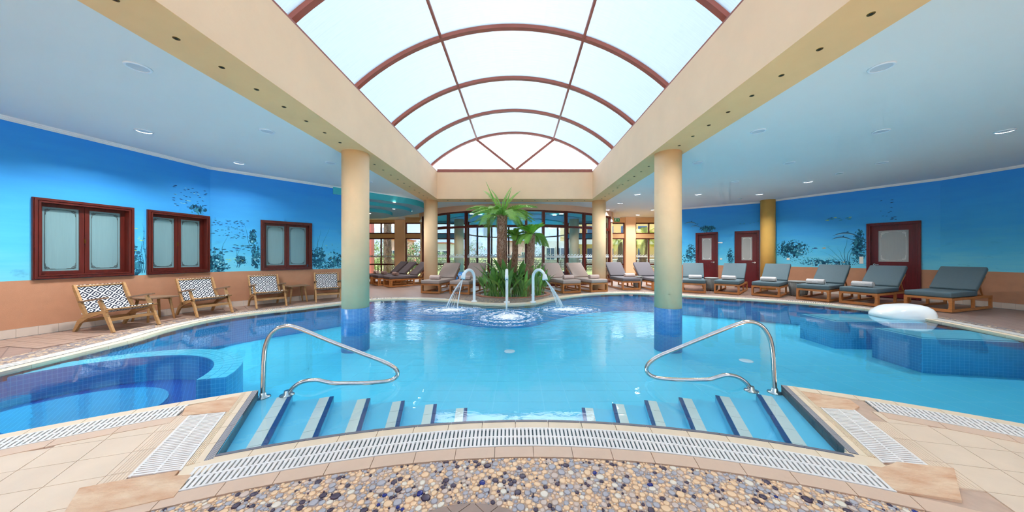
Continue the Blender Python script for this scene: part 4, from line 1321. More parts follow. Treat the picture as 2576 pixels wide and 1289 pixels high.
sk = empty('barrel_skylight', (-0.12, 0, ZT), 0, 'arched barrel skylight with brown ribs over the pool', 'skylight')
SR, APEX = 4.617, 5.87 - ZT                       # ribs: inner radius and apex above the beams
def sky_pt(u, r=SR): return (r * math.sin(u), (APEX - SR) + r * math.cos(u))
U1 = math.acos((SR - APEX + 0.04) / SR)
ARCH_Y = [BY1 + 0.07 - 1.722 * k for k in range(10)]
def arch_mesh(w, t, name, mat, u0=-U1, u1=U1, n=36, r=SR):
    mb = MB(); b0 = 0
    for i in range(n + 1):
        u = u0 + (u1 - u0) * i / n
        for rr, yy in ((r, -w / 2), (r, w / 2), (r + t, w / 2), (r + t, -w / 2)):
            x, z = sky_pt(u, rr); mb.v.append((x, yy, z))
    for i in range(n):
        for k in range(4):
            l = (k + 1) % 4
            mb.f.append((i * 4 + k, i * 4 + l, i * 4 + 4 + l, i * 4 + 4 + k)); mb.m.append(0); mb.sm.append(False)
    mb.f += [(3, 2, 1, 0), tuple(n * 4 + k for k in range(4))]; mb.m += [0, 0]; mb.sm += [False, False]
    return mb.mesh(name, mat)
am = arch_mesh(0.09, 0.10, 'rib', M['sky_frame'])
for y in ARCH_Y:
    put('rib', am, sk, (0, y, 0))
UP = 1.454 / SR
for u in (-UP, UP):
    x, z = sky_pt(u)
    MB().bar((x, ARCH_Y[-1], z + 0.03), (x, ARCH_Y[0], z + 0.03), 0.045, 0.05).build('purlin', M['sky_frame'], sk)
pm = {}
for k in range(len(ARCH_Y) - 1):
    for j, (u0, u1) in enumerate(((-U1, -UP), (-UP, UP), (UP, U1))):
        if j not in pm: pm[j] = arch_mesh(1.722, 0.012, 'roof_sheet', M['polycarb'], u0, u1, 14, SR + 0.07)
        put('roof_sheet', pm[j], sk, (0, (ARCH_Y[k] + ARCH_Y[k + 1]) / 2, 0))
# bottom rails and the glazed gable with its V of mullions
for sx_ in (-1, 1):
    x = sky_pt(U1)[0] * sx_
    MB().box(min(x, x - sx_ * 0.12), max(x, x - sx_ * 0.12), ARCH_Y[-1], ARCH_Y[0], 0.0, 0.075).build('bottom_rail', M['sky_frame'], sk)
MB().box(-2.9, 2.88, BY1 + 0.0, BY1 + 0.10, 0.0, 0.10).build('gable_sill', M['sky_frame'], sk)
for sx_ in (-1, 1):
    x, z = sky_pt(UP)
    MB().bar((sx_ * 0.03, BY1 + 0.06, 0.10), (sx_ * x, BY1 + 0.06, z), 0.08, 0.05, (0, 1, 0)).build('gable_mullion', M['sky_frame'], sk)
gp = [(-sky_pt(U1)[0], 0.02)] + [sky_pt(-U1 + 2 * U1 * i / 24) for i in range(25)] + [(sky_pt(U1)[0], 0.02)]
mbg = MB(); mbg.prism(gp, 0, 0.012, mat=Matrix(((1, 0, 0, 0), (0, 0, 1, BY1 + 0.09), (0, 1, 0, 0), (0, 0, 0, 1))))
mbg.build('gable_sheet', M['gable'], sk)
MB().box(-2.895, 2.875, BY1 - 0.004, BY1 + 0.008, -0.02, 0.10).build('sill_board', M['sky_frame'], sk)
for sx_, xx in ((-1, BX1), (1, BX2)):
    MB().box(min(xx + 0.12, xx + 0.12 + sx_ * 0.12) , max(xx + 0.12, xx + 0.12 + sx_ * 0.12), ARCH_Y[-1], BY1, -0.001, 0.03).build('edge_board', M['sky_frame'], sk)

# downlights in the ceiling
def lamp(parent, size, watts, z, color=(1.0, 0.985, 0.965)):  # serves lit fittings and also fill added under unlit ones
    la = bpy.data.lights.new('lamp_and_fill_light', 'AREA'); la.shape = 'DISK'; la.size = size; la.spread = math.radians(135); la.energy = watts; la.color = color
    lo = bpy.data.objects.new('lamp_and_fill_light', la); link(lo, parent); lo.location = (0, 0, z)
    return lo
DLR = 0.11
def downlight(x, y, label, group, mat='lamp_off', r=DLR, lit=0):
    t = empty('ceiling_downlight', (x, y, ZC), 0, label, 'downlight', group)
    put('trim_ring', DL_RING, t, (0, 0, 0), (0, 0, 0), (r / DLR,) * 2 + (1,))
    put('diffuser', DL_DISC[mat], t, (0, 0, 0), (0, 0, 0), (r / DLR,) * 2 + (1,))
    if lit: lamp(t, 0.17, lit, -0.008)  # added fill light; the fitting's own disc stays off
CEIL_FILL_WATT = 27.0
DL_RING = MB().lathe([(0.088, -0.012), (0.10, -0.018), (0.11, -0.012), (0.113, 0.0), (0.088, 0.0), (0.088, -0.012)], 32, caps=False).mesh('trim_ring', M['lamp_ring'])
DL_DISC = {k: MB().lathe([(0.089, -0.006), (0.089, -0.002)], 32).mesh('diffuser', M[k]) for k in ('lamp_off', 'lamp_green', 'lamp_on')}
ys = [3.47 + 1.78 * k for k in range(8)]
for i, y in enumerate(ys):
    for x in (-4.42, -6.58):
        if y < 9.0 and not (x < -6 and y > 7.6): downlight(x, y, 'round white ceiling downlight over the armchairs by the mural windows' if x < -6 else 'round ceiling downlight over the water on the whirlpool side', 'ceiling downlights over the armchairs' if x < -6 else 'ceiling downlights over the whirlpool side', lit=(0 if x > -6 else 40.0 if y < 6.5 else 13.0))
    for x in (4.22, 6.38, 8.55):
        if inside((x, y), ROOM) and (x < 7 or y > 4):
            wet = inside((x, y), [tuple(p) for p in POOL])
            downlight(x, y, 'round ceiling downlight over the water on the massage bed side' if wet else 'round ceiling downlight over the loungers on the mural door side',
                      'ceiling downlights over the massage bed side' if wet else 'ceiling downlights over the mural door loungers', lit=(0 if wet or (x > 8 and y > 11.5) else CEIL_FILL_WATT))
for px, py in ((2112, 436), (1864, 499)):
    g = G(px, CY + (CY - py)); d = (ZC - H) * F / (CY - py)
    downlight((px - CX) * d / F, d, 'dark green round fitting in the pale ceiling on the mural door side', 'green ceiling fittings', 'lamp_green', 0.085)

# tiny brass spots under the beams
sp_ring = MB().lathe([(0.012, -0.001), (0.026, -0.004), (0.028, 0.0)], 16, caps=False).mesh('bezel', M['brass'])
sp_core = MB().lathe([(0.019, -0.0015), (0.019, 0.0)], 16).mesh('lens', M['dark'])
def spot(x, y, label, group):
    t = empty('beam_spotlight', (x, y, ZB - 0.004), 0, label, 'spotlight', group)
    put('bezel', sp_ring, t); put('lens', sp_core, t)
    if min(abs(y - 6.19), abs(y - 11.5)) > 0.8 and y < 11: lamp(t, 0.036, 2.3, -0.002)  # fill light added to brighten deck and pool; the lens stays dark
for i in range(25):
    y = 0.24 + 0.446 * i
    if abs(y - 6.19) > 0.28: spot(-3.34, y, 'tiny brass spotlight under the beam over the armchair side', 'spotlights under the armchair side beam')
    y = 0.39 + 0.446 * i
    if abs(y - 6.19) > 0.28: spot(3.095, y, 'tiny brass spotlight under the beam over the massage bed side', 'spotlights under the massage bed side beam')
for i in range(12):
    spot(-2.7 + 0.476 * i, 11.43, 'tiny brass spotlight under the cross beam above the palms', 'spotlights under the cross beam')

# round columns
def column(x, y, z1, label, r=0.256, tile=0.24, z0=ZF, mat='column'):
    t = empty('round_column', (x, y, 0), 0, label, 'column')
    MB().lathe([(r, max(tile, 0.0)), (r, z1)], 48).build('shaft', M[mat], t)
    if tile > 0: MB().lathe([(r + 0.006, z0), (r + 0.006, tile)], 48).build('mosaic_base', M['mosaic_col'], t)
column(-3.374, 6.19, ZB, 'round cream column with blue mosaic foot in the water, armchair side')
column(3.10, 6.19, ZB, 'round cream column with blue mosaic foot in the water, massage bed side')
column(-3.374, 11.5, ZB, 'round cream column behind the taupe loungers, annex side', tile=0)
column(3.12, 11.55, ZB, 'round cream column behind the taupe loungers, exit sign side', tile=0)
column(9.82, 11.75, ZC, 'ochre round column against the mural between door and socket', r=0.235, tile=0, mat='ochre')
column(-3.22, 16.2, 3.3, 'round column with blue foot standing inside the glazed drum, annex side', z0=-0.4, tile=0.45)
column(3.02, 16.2, 3.3, 'round column with blue foot standing inside the glazed drum, exit sign side', z0=-0.4, tile=0.45)

# ------------------------------------------------------------------ garden end of the hall: drum, windows, stepped teal ceiling
YB = 17.0
def wave_film(parent, x0, x1, z=1.30, y=-0.006, h=0.14):
    """white running-wave band stuck on a pane (frame: x along the pane, z up)"""
    mb = MB(); L = x1 - x0
    mb.add([(x0, y, z - h * 0.5), (x1, y, z - h * 0.5), (x1, y, z - h * 0.05), (x0, y, z - h * 0.05)], [(0, 1, 2, 3)])
    n = max(1, round(L / 0.16)); w = L / n
    for i in range(n):
        cx2 = x0 + w * (i + 0.5); cz = z + h * 0.1; r = min(w * 0.46, h * 0.5)
        P = [(cx2 + r * math.cos(a) * (1.0 if a < 3.6 else 0.9), cz + r * math.sin(a) * 0.9) for a in [math.radians(200 - 230 * k / 14) for k in range(15)]]
        Q = [(cx2 + r * 0.55 * math.cos(a) + r * 0.12, cz + r * 0.5 * math.sin(a) - r * 0.05) for a in [math.radians(200 - 250 * k / 14) for k in range(15)]]
        b0 = [(p[0], y, p[1]) for p in P] + [(p[0], y, p[1]) for p in Q]
        mb.add(b0, [(k, k + 1, 15 + k + 1, 15 + k) for k in range(14)])
    return mb.build('wave_band', M['film'], parent)

dr = empty('window_4', (0, 0, 0), 0, 'curved mahogany glass drum bulging into the hall behind the palms', 'window', kind='structure')
TH = [-50.7, -40.5, -30.8, -21.4, -11.2, -4.1, 4.1, 11.2, 21.4, 30.8, 40.5, 50.7]
ZH, ZTR = 3.25, 2.57
post = MB().box(-0.05, 0.05, -0.06, 0.06, 0.0, ZH).mesh('post', M['wood_frame'])
for t in TH:
    x, y = drum(DR, t)
    put('post', post, dr, (x, y, 0), (0, 0, math.radians(t)))
for t0, t1 in zip(TH, TH[1:]):
    a, b2 = Vector(drum(DR, t0)), Vector(drum(DR, t1))
    f = seg(tuple(a), tuple(b2)); L = f[2]
    bay = empty('bay', f[0], f[1], parent=dr)
    MB().box(0.05, L - 0.05, -0.04, 0.04, ZTR - 0.045, ZTR + 0.045).build('transom', M['wood_frame'], bay)
    MB().box(0.05, L - 0.05, -0.04, 0.04, ZH - 0.06, ZH).build('head_rail', M['wood_frame'], bay)
    MB().box(0.05, L - 0.05, -0.04, 0.04, 0.0, 0.12).build('bottom_rail', M['wood_frame'], bay)
    MB().box(0.05, L - 0.05, -0.005, 0.005, 0.12, ZTR - 0.045).build('pane', M['glass_in'], bay)
    MB().box(0.05, L - 0.05, -0.005, 0.005, ZTR + 0.045, ZH - 0.06).build('pane', M['glass_in'], bay)
    if L > 1.0:
        fr = frame_ring(0.05, L - 0.05, ZTR + 0.045, ZH - 0.06, 0.03, -0.03, 0.03); fr.build('vent_frame', M['wood_frame'], bay)
    wave_film(bay, 0.06, L - 0.06)
p0 = [drum(DR + 0.08, a) for a in range(-54, 55, 3)]; p1 = [drum(DR - 0.10, a) for a in range(54, -55, -3)]
MB().prism(p0 + p1, ZH, ZC).build('header', M['header'], dr)
p0 = [drum(DR + 0.10, a) for a in range(-54, 55, 3)]; p1 = [drum(DR + 0.02, a) for a in range(54, -55, -3)]
for sgn in (-1, 1):
    a, b2 = Vector(drum(DR, 51.5 * sgn)), Vector((5.15 * sgn - 0.1, YB))
    f = seg(tuple(a), tuple(b2)) if sgn < 0 else seg(tuple(b2), tuple(a))
    so = empty('wall_section', f[0], f[1], parent=dr)
    MB().box(0, f[2], 0, 0.12, -0.02, ZC).build('wall_panel', M['beige_wall'], so)
    x, y = drum(DR + 0.06, 51.8 * sgn)
    lp = empty('wall_speaker', (x, y, 3.05), 0, 'small white cone speaker at the ' + ('annex' if sgn < 0 else 'exit sign') + ' end of the glass drum header', 'speaker')
    MB().lathe([(0.03, -0.08), (0.085, -0.06), (0.09, -0.02), (0.04, 0.05), (0.025, 0.08)], 20).build('cone', M['white_pvc'], lp)
    MB().tube([(0, 0, 0.08), (0, 0, 0.45)], 0.012, 8).build('rod', M['white_pvc'], lp)

# ceiling and water inside the drum
tc = [drum(5.85, a) for a in range(-54, 55, 6)] + [(4.6, 18.8), (2.2, 20.6), (-2.4, 20.6), (-4.8, 18.8)]
cl2 = MB().prism(tc, 3.32, 3.36).build('trim_4', M['teal'])
tag(cl2, 'teal painted ceiling inside the glass drum', 'ceiling', kind='structure')
MB().prism([drum(2.9, a) for a in range(-70, 71, 10)] + [(2.6, 19.0), (-2.8, 19.0)], 3.24, 3.325).build('drop_tier', M['teal'], cl2)
MB().prism([drum(4.4, a) for a in range(-60, 61, 10)] + [(4.0, 18.5), (-4.2, 18.5)], 3.285, 3.325).build('drop_tier', M['teal_pale'], cl2)
for (px, py, dd) in ((1187, 546, 14.0), (1208, 552, 14.3), (1246, 557, 15.0), (1296, 540, 13.4), (1395, 552, 14.4), (1412, 547, 14.0), (1105, 542, 14.2), (1491, 543, 14.4)):
    x = (px - CX) * dd / F
    t = empty('drum_downlight', (x, dd, 3.285), 0, 'lit round downlight in the teal ceiling of the glass drum', 'downlight', 'lit downlights inside the drum')
    MB().lathe([(0.10, -0.012), (0.12, -0.004), (0.12, 0.0)], 20, caps=False).build('trim_ring', M['lamp_ring'], t)
    MB().lathe([(0.10, -0.012), (0.10, -0.004)], 20).build('diffuser', M['lamp_on'], t)
    lamp(t, 0.18, 14.0, -0.014)
ow = MB().prism(drum_pool, -0.06, -0.06, bottom=False).build('outer_pool_water', M['water2'])
tag(ow, 'bright blue water of the pool running out through the glass drum', 'water', kind='stuff')
ob = empty('outer_pool', (0, 0, 0), 0, 'shallow blue pool running from the glass drum into the garden', 'pool')
MB().prism(drum_pool, -0.55, -0.5, bottom=False).build('pool_floor', M['pool_far'], ob)
mbw = MB()
for i in range(len(drum_pool)):
    a, b2 = drum_pool[i], drum_pool[(i + 1) % len(drum_pool)]
    mbw.add([(*a, -0.5), (*b2, -0.5), (*b2, 0.0), (*a, 0.0)], [(0, 1, 2, 3)])
mbw.build('pool_wall', M['mosaic_wall'], ob)
MB().box(-4.5, 4.5, 24.6, 24.9, -0.3, 0.05).build('pool_rim', M['coping'], ob)

# straight end wall with mahogany windows
we = empty('wall_far', (0, 0, 0), 0, 'beige end wall with mahogany garden windows and square piers', 'wall', kind='structure')
fb = empty('wall_section', (-9.6, YB, 0), 0, parent=we)
XO = 9.6
ops = [(-8.95, -7.02), (-6.43, -5.20), (5.0, 6.05), (6.67, 8.15)]
o2 = []
for a, b2 in ops: o2.append((a + XO, b2 + XO))
def two_row(parent, L, ranges):
    mb = MB(); xs = 0.0
    for a, b2 in ranges:
        mb.box(xs, a, 0, 0.25, -0.02, ZC); mb.box(a, b2, 0, 0.25, 3.20, ZC); mb.box(a, b2, 0.05, 0.2, 2.32, 2.57); mb.box(a, b2, 0, 0.25, -0.02, 0.08)
        xs = b2
    mb.box(xs, L, 0, 0.25, -0.02, ZC)
    return mb.build('wall_panel', M['beige_wall'], parent)
# the middle part between the drum walls is glazed all the way
two_row(fb, 4.43, o2[:2])
fb2 = empty('wall_section', (5.0, YB, 0), 0, parent=we)
two_row(fb2, 3.4, [(a - 5.0, b2 - 5.0) for a, b2 in ops[2:]])
MB().box(-7.0, -6.45, YB - 0.12, YB + 0.3, -0.02, ZC).build('pier', M['plaster'], we)
MB().box(6.08, 6.64, YB - 0.12, YB + 0.3, -0.02, ZC).build('pier', M['plaster'], we)
def garden_window(name, x0, x1, mull, label, y=YB):
    w = empty(name, (0, y, 0), 0, label, 'window', kind='structure')
    for z0, z1, nm in ((2.57, 3.20, 'upper_frame'), (0.08, 2.32, 'lower_frame')):
        mb = frame_ring(x0, x1, z0, z1, 0.06, 0.04, 0.12)
        for m0 in mull: mb.box(m0 - 0.035, m0 + 0.035, 0.04, 0.12, z0, z1)
        if z0 < 1: mb.box(x0, x1, 0.045, 0.115, 0.79, 0.86)
        fr = mb.build(nm, M['wood_frame'], w)
        xs = [x0] + list(mull) + [x1]
        for a, b2 in zip(xs, xs[1:]):
            MB().box(a + 0.04, b2 - 0.04, 0.075, 0.085, z0 + 0.05, z1 - 0.05).build('pane', M['glass'], fr)
            if z0 < 1:
                wave_film(fr, a + 0.06, b2 - 0.06, 1.30, 0.07)
garden_window('window_5', -8.95, -7.02, (-7.84,), 'mahogany garden window with a red pillar and palm trunk outside')
garden_window('window_6', -6.43, -5.20, (), 'mahogany garden window filled by a pink-flowering oleander')
garden_window('window_7', 5.0, 6.05, (), 'narrow mahogany garden window under the green exit sign')
garden_window('window_8', 6.67, 8.15, (7.45,), 'mahogany garden window with a thick palm trunk outside')
# windows at the back of the drum
garden_window('window_9', -5.15, -2.95, (-4.05,), 'mahogany window at the back of the drum on the annex side', 17.2)
garden_window('window_10', 2.85, 4.95, (3.9,), 'mahogany window at the back of the drum on the exit sign side', 17.2)
for nm, x0, x1 in (('a', -5.15, -2.95), ('b', 2.85, 4.95)):
    MB().box(x0, x1, 17.2, 17.4, 3.2, 3.4).box(x0, x1, 17.25, 17.35, 2.32, 2.57).build('lintel', M['teal_pale'], we)
cb = empty('window_11', (0, 0, 0), 0, 'tall dark mullions of the round bay at the back of the drum', 'window', kind='structure')
BP = [(-2.9, 17.3), (-2.55, 18.6), (-1.75, 19.6), (-0.65, 20.2), (0.55, 20.2), (1.65, 19.6), (2.45, 18.6), (2.8, 17.3)]
for x, y in BP:
    MB().box(-0.05, 0.05, -0.05, 0.05, -0.1, 3.32).build('post', M['wood_frame'], cb, (x, y, 0))
for a, b2 in zip(BP, BP[1:]):
    f = seg(a, b2); bay = empty('bay', f[0], f[1], parent=cb)
    MB().box(0, f[2], -0.03, 0.03, 2.5, 2.57).box(0, f[2], -0.03, 0.03, 0.0, 0.06).box(0, f[2], -0.03, 0.03, 3.24, 3.32).build('rails', M['wood_frame'], bay)
    MB().box(0.05, f[2] - 0.05, -0.005, 0.005, 0.06, 2.5).build('pane', M['glass'], bay)
    MB().box(0.05, f[2] - 0.05, -0.005, 0.005, 2.57, 3.24).build('pane', M['glass'], bay)

# stepped teal ceiling of the annex
tiers = [(-5.8, 9.35), (-5.06, 10.17), (-4.5, 10.75), (-4.05, 11.3), (-3.86, 11.9), (-3.98, 12.8), (-4.5, 13.6), (-5.4, 14.3), (-6.6, 14.6), (-8.2, 14.5), (-9.3, 13.6), (-9.3, 12.3), (-6.9, 10.7)]
T1 = [(p.x, p.y) for p in catmull([(x, y, 0) for x, y in tiers[:10]], 4)] + tiers[10:]
st = MB().prism(T1, 3.25, ZC - 0.01, 0, 1).build('stepped_ceiling', [M['teal_pale'], M['teal']])
tag(st, 'three-tier rounded teal drop ceiling over the dark loungers', 'ceiling feature')
MB().prism([(-6.3 + (x + 6.3) * 1.012, 12.3 + (y - 12.3) * 1.012) for x, y in T1], ZC - 0.035, ZC).build('white_edge', M['cornice'], st)
def tier(cx2, cy2, s2): return [(cx2 + (x - cx2) * s2, cy2 + (y - cy2) * s2) for x, y in T1]
MB().prism(tier(-6.6, 12.25, 0.79), 3.12, 3.255, 0, 1).build('tier', [M['teal_pale'], M['teal']], st)
MB().prism(tier(-6.9, 12.25, 0.55), 2.99, 3.125, 0, 1).build('tier', [M['teal_pale'], M['teal']], st)
for (px, py, zc) in ((992, 508.5, 3.25), (990.5, 525.7, 3.12), (1034, 531, 3.25), (971, 545.5, 3.12), (929.5, 537, 2.99)):
    dd = (zc - H) * F / (CY - py)
    t = empty('annex_downlight', ((px - CX) * dd / F, dd, zc), 0, 'small lit downlight in the stepped teal ceiling', 'downlight', 'lit downlights of the stepped ceiling')
    MB().lathe([(0.05, -0.010), (0.065, -0.004), (0.065, 0.0)], 20, caps=False).build('trim_ring', M['lamp_ring'], t)
    MB().lathe([(0.05, -0.010), (0.05, -0.003)], 20).build('diffuser', M['lamp_on'], t)
    lamp(t, 0.09, 12.0, -0.012)
MB().prism([(-8.6, 15.0), (-6.6, 15.0), (-6.4, 16.9), (-8.8, 16.9)], 3.36, ZC).build('trim_5', M['cornice'])
tag(bpy.data.objects['trim_5'], 'pale dropped ceiling panel by the annex windows', 'ceiling panel', kind='structure')

# exit sign hung from the ceiling
dd = 15.2
ex = empty('exit_sign', ((1552 - CX) * dd / F, dd, 3.14), 0, 'green and white hanging exit sign near the drum', 'sign')
MB().box(-0.15, 0.15, -0.02, 0.02, 0.08, 0.12).build('lamp_bar', M['sign_white'], ex)
MB().box(-0.14, 0.14, -0.006, 0.006, -0.09, 0.08).build('panel', M['sign_green'], ex)
mb = MB(); y = -0.0075
mb.add([(-0.062 + 0.016 * math.cos(a), y, 0.052 + 0.016 * math.sin(a)) for a in [2 * PI * k / 10 for k in range(10)]], [tuple(range(10))])
for pts in ([(-0.085, 0.028), (-0.05, 0.036), (-0.055, -0.01), (-0.085, -0.01)], [(-0.085, -0.01), (-0.065, -0.01), (-0.045, -0.04), (-0.045, -0.075), (-0.062, -0.075), (-0.06, -0.042)],
            [(-0.085, -0.01), (-0.07, -0.01), (-0.095, -0.05), (-0.125, -0.055), (-0.125, -0.038), (-0.105, -0.036)], [(-0.052, 0.034), (-0.02, 0.012), (-0.028, 0.002), (-0.055, 0.02)], [(-0.082, 0.028), (-0.115, 0.012), (-0.11, -0.002), (-0.08, 0.014)],
            [(0.02, 0.012), (0.07, 0.012), (0.07, -0.012), (0.02, -0.012)], [(0.07, 0.035), (0.115, 0.0), (0.07, -0.035)]):
    mb.add([(p[0], y, p[1]) for p in pts], [tuple(range(len(pts)))])
mb.build('pictogram', M['sign_white'], ex)
for x in (-0.1, 0.1): MB().tube([(x, 0, 0.12), (x, 0, 0.36)], 0.006, 6).build('hanger', M['sign_white'], ex)

# ------------------------------------------------------------------ garden
M['grass'] = plain('lawn', (120, 142, 70), 0.95, vscale=0.8, rgb2=(172, 166, 110))
M['pale_bounce'] = plain('bounce_paving', (222, 206, 186), 0.8, var=0.12, vscale=1.5)
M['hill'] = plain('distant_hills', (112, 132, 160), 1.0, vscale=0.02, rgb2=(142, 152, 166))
M['bush'] = plain('oleander_leaf', (74, 106, 60), 0.6, vscale=1.2, rgb2=(122, 146, 86))
M['bush2'] = plain('hedge_leaf', (96, 134, 62), 0.6, vscale=1.2, rgb2=(150, 170, 92))
M['flower'] = plain('pink_flower', (226, 120, 140), 0.7)
M['house_y'] = plain('ochre_house', (228, 190, 128), 0.9, var=0.08, vscale=0.6)
M['house_w'] = plain('white_house', (214, 210, 206), 0.9, var=0.06, vscale=0.6)
M['house_p'] = plain('pink_house', (206, 166, 156), 0.9, var=0.06, vscale=0.6)
M['shutter'] = plain('blue_shutter', (54, 96, 150), 0.7)
M['roof'] = plain('terracotta_roof', (180, 110, 84), 0.9, var=0.2, vscale=2)
M['win_dark'] = plain('dark_window', (66, 84, 104), 0.2)
M['pillar'] = plain('red_pillar', (196, 110, 100), 0.85, var=0.06, vscale=2)
M['rock'] = plain('red_rock', (176, 112, 86), 0.95, vscale=2.5, rgb2=(120, 80, 66), bmp=0.6, bscale=8)
M['lattice'] = plain('lattice_bronze', (92, 80, 76), 0.6)
M['bark'] = plain('date_palm_bark', (150, 128, 112), 0.95, vscale=5, rgb2=(96, 78, 68), bmp=0.8, bscale=14, stretch=(1, 1, 0.5))
M['date_frond'] = plain('date_palm_frond', (150, 166, 70), 0.6, vscale=1.2, rgb2=(196, 196, 110))
gd = MB().prism([(-120, YB + 0.3), (120, YB + 0.3), (120, 160), (-120, 160)], -0.3, -0.1, holes=[[(-4.6, 17.31), (4.6, 17.31), (4.6, 24.9), (-4.6, 24.9)]], bottom=False).build('lawn', M['grass'])
tag(gd, 'sunlit lawn outside the garden windows', 'lawn', kind='structure')
MB().prism([(-30, -30), (30, -30), (30, -4.9), (-30, -4.9)], -0.2, -0.1, bottom=False).build('reflector', M['pale_bounce'])  # unseen pale ground added to bounce daylight onto the ceiling
tag(bpy.data.objects['reflector'], 'unseen pale terrace outside the back openings', 'reflector', kind='structure')
# hills
hm = MB(); r6 = random.Random(5); nx = 70
for j in range(4):
    for i in range(nx):
        x = -420 + 840 * i / (nx - 1); y = 300 + 60 * j
        hgt = (0, 22, 46, 60)[j] * (0.75 + 0.35 * math.sin(x * 0.011 + j) + 0.18 * math.sin(x * 0.037 + 2 * j) + 0.07 * r6.uniform(-1, 1)) * (1.0 if x < 60 else 0.7)
        hm.v.append((x, y, max(-2, hgt)))
for j in range(3):
    for i in range(nx - 1):
        a = j * nx + i; hm.f.append((a, a + 1, a + nx + 1, a + nx)); hm.m.append(0); hm.sm.append(True)
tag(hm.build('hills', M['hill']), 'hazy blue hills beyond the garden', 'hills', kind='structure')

def shrub(x, y, w, h, label, leaf='bush', n=1500, flowers=0, seed=1, leafsize=0.09):
    r7 = random.Random(seed)
    t = empty('shrub', (x, y, -0.1), 0, label, 'shrub')
    def pt():
        while True:
            p = Vector((r7.uniform(-1, 1), r7.uniform(-1, 1), r7.uniform(-1, 1)))
            if 0.35 < p.length < 1: break
        lump = 1 + 0.18 * math.sin(5 * p.x + seed) * math.cos(4 * p.z)
        return Vector((p.x * w * lump, p.y * w * 0.7 * lump, h * 0.54 + p.z * h * 0.48 * lump))
    mb = MB()
    for _ in range(n):
        c2 = pt(); d = Vector((r7.uniform(-1, 1), r7.uniform(-1, 1), r7.uniform(-0.2, 1))).normalized()
        s2 = d.orthogonal().normalized() * leafsize * 0.25; d *= leafsize * r7.uniform(0.8, 1.6)
        mb.add([c2 - s2, c2 + s2, c2 + d + s2 * 0.3, c2 + d - s2 * 0.3], [(0, 1, 2, 3)])
    tag(mb.build('foliage', M[leaf], t), kind='stuff')
    mb = MB()
    for k in range(5):
        a = k * 1.3; mb.tube([(0.1 * math.cos(a), 0.1 * math.sin(a), 0), (w * 0.3 * math.cos(a), w * 0.2 * math.sin(a), h * 0.45)], [0.04, 0.02], 5)
    mb.build('stems', M['bark'], t)
    if flowers:
        mb = MB()
        for _ in range(flowers):
            c2 = pt(); c2.y -= 0.1
            for k in range(5):
                a = 2 * PI * k / 5; q = Vector((math.cos(a), -0.2, math.sin(a))) * 0.06
                mb.add([c2, c2 + q + Vector((0.03 * math.sin(a), 0, -0.03 * math.cos(a))), c2 + q - Vector((0.03 * math.sin(a), 0, -0.03 * math.cos(a)))], [(0, 1, 2)])
        tag(mb.build('flowers', M['flower'], t), kind='stuff')
shrub((1045 - CX) * 21 / F, 21, 1.15, 2.4, 'pink-flowering oleander right outside the annex window', 'bush', 2600, 55, 2)
shrub((948 - CX) * 24 / F, 24, 1.0, 2.6, 'green bush beside the red pillar', 'bush2', 2000, 0, 3)
shrub((1195 - CX) * 31 / F, 31, 1.5, 2.9, 'loose oleander seen through the glass drum', 'bush', 2200, 25, 4)
shrub((1116 - CX) * 29 / F, 29, 1.8, 1.7, 'low green bush behind the lattice fence', 'bush2', 1800, 0, 6)
shrub((985 - CX) * 32 / F, 32, 1.6, 1.8, 'low hedge in front of the pink house', 'bush2', 1500, 0, 7)
shrub((1345 - CX) * 29 / F, 29, 1.5, 2.6, 'dark bush behind the slender palm', 'bush', 1500, 0, 8)
MB().box(-0.2, 0.2, -0.2, 0.2, -0.1, 5.5).build('garden_pillar', M['pillar'], None, ((934 - CX) * 19.5 / F - 0.1, 19.5, 0))
gpil = bpy.data.objects['garden_pillar']; tag(gpil, 'red plastered garden pillar outside the annex window', 'pillar')
MB().box(-0.24, 0.24, -0.24, 0.24, -0.1, 0.25).build('plinth', M['pillar'], gpil)
MB().box(-0.24, 0.24, -0.24, 0.24, 5.3, 5.6).build('capital', M['pillar'], gpil)

def frond_mesh(name, L, droop, n, leaf, mat, width=0.02, rise=0.6, seed=0, vee=0.5):
    """one feather leaf growing along +Y, arching up and over"""
    r8 = random.Random(seed); mb = MB()
    pts = []
    for i in range(13):
        t = i / 12
        pts.append(Vector((0, L * (t * math.cos(rise * (1 - t * 0.4)) ), L * (math.sin(rise) * t - droop * t * t))))
    mb.tube(pts, [0.014 * (1 - 0.8 * i / 12) * (L / 1.0) ** 0.5 for i in range(13)], 5)
    for i in range(n):
        t = 0.10 + 0.90 * i / (n - 1)
        k = min(11, int(t * 12)); p = pts[k].lerp(pts[k + 1], t * 12 - k); tg = (pts[k + 1] - pts[k]).normalized()
        ll = leaf * (0.45 + 0.75 * math.sin(PI * min(1, 0.15 + t * 0.85))) * r8.uniform(0.9, 1.08)
        for s2 in (-1, 1):
            d = (Vector((s2, 0, 0)) * 0.8 + tg * 0.75 + Vector((0, 0, vee))).normalized()
            tip = p + d * ll + Vector((0, 0, -0.25 * ll * r8.uniform(0.6, 1.3)))
            md = p + d * ll * 0.55
            wv = tg * width * 0.5
            mb.add([p - wv * 0.6, p + wv * 0.6, md + wv, md - wv, tip], [(0, 1, 2, 3), (3, 2, 4)])
    return mb.mesh(name, mat)
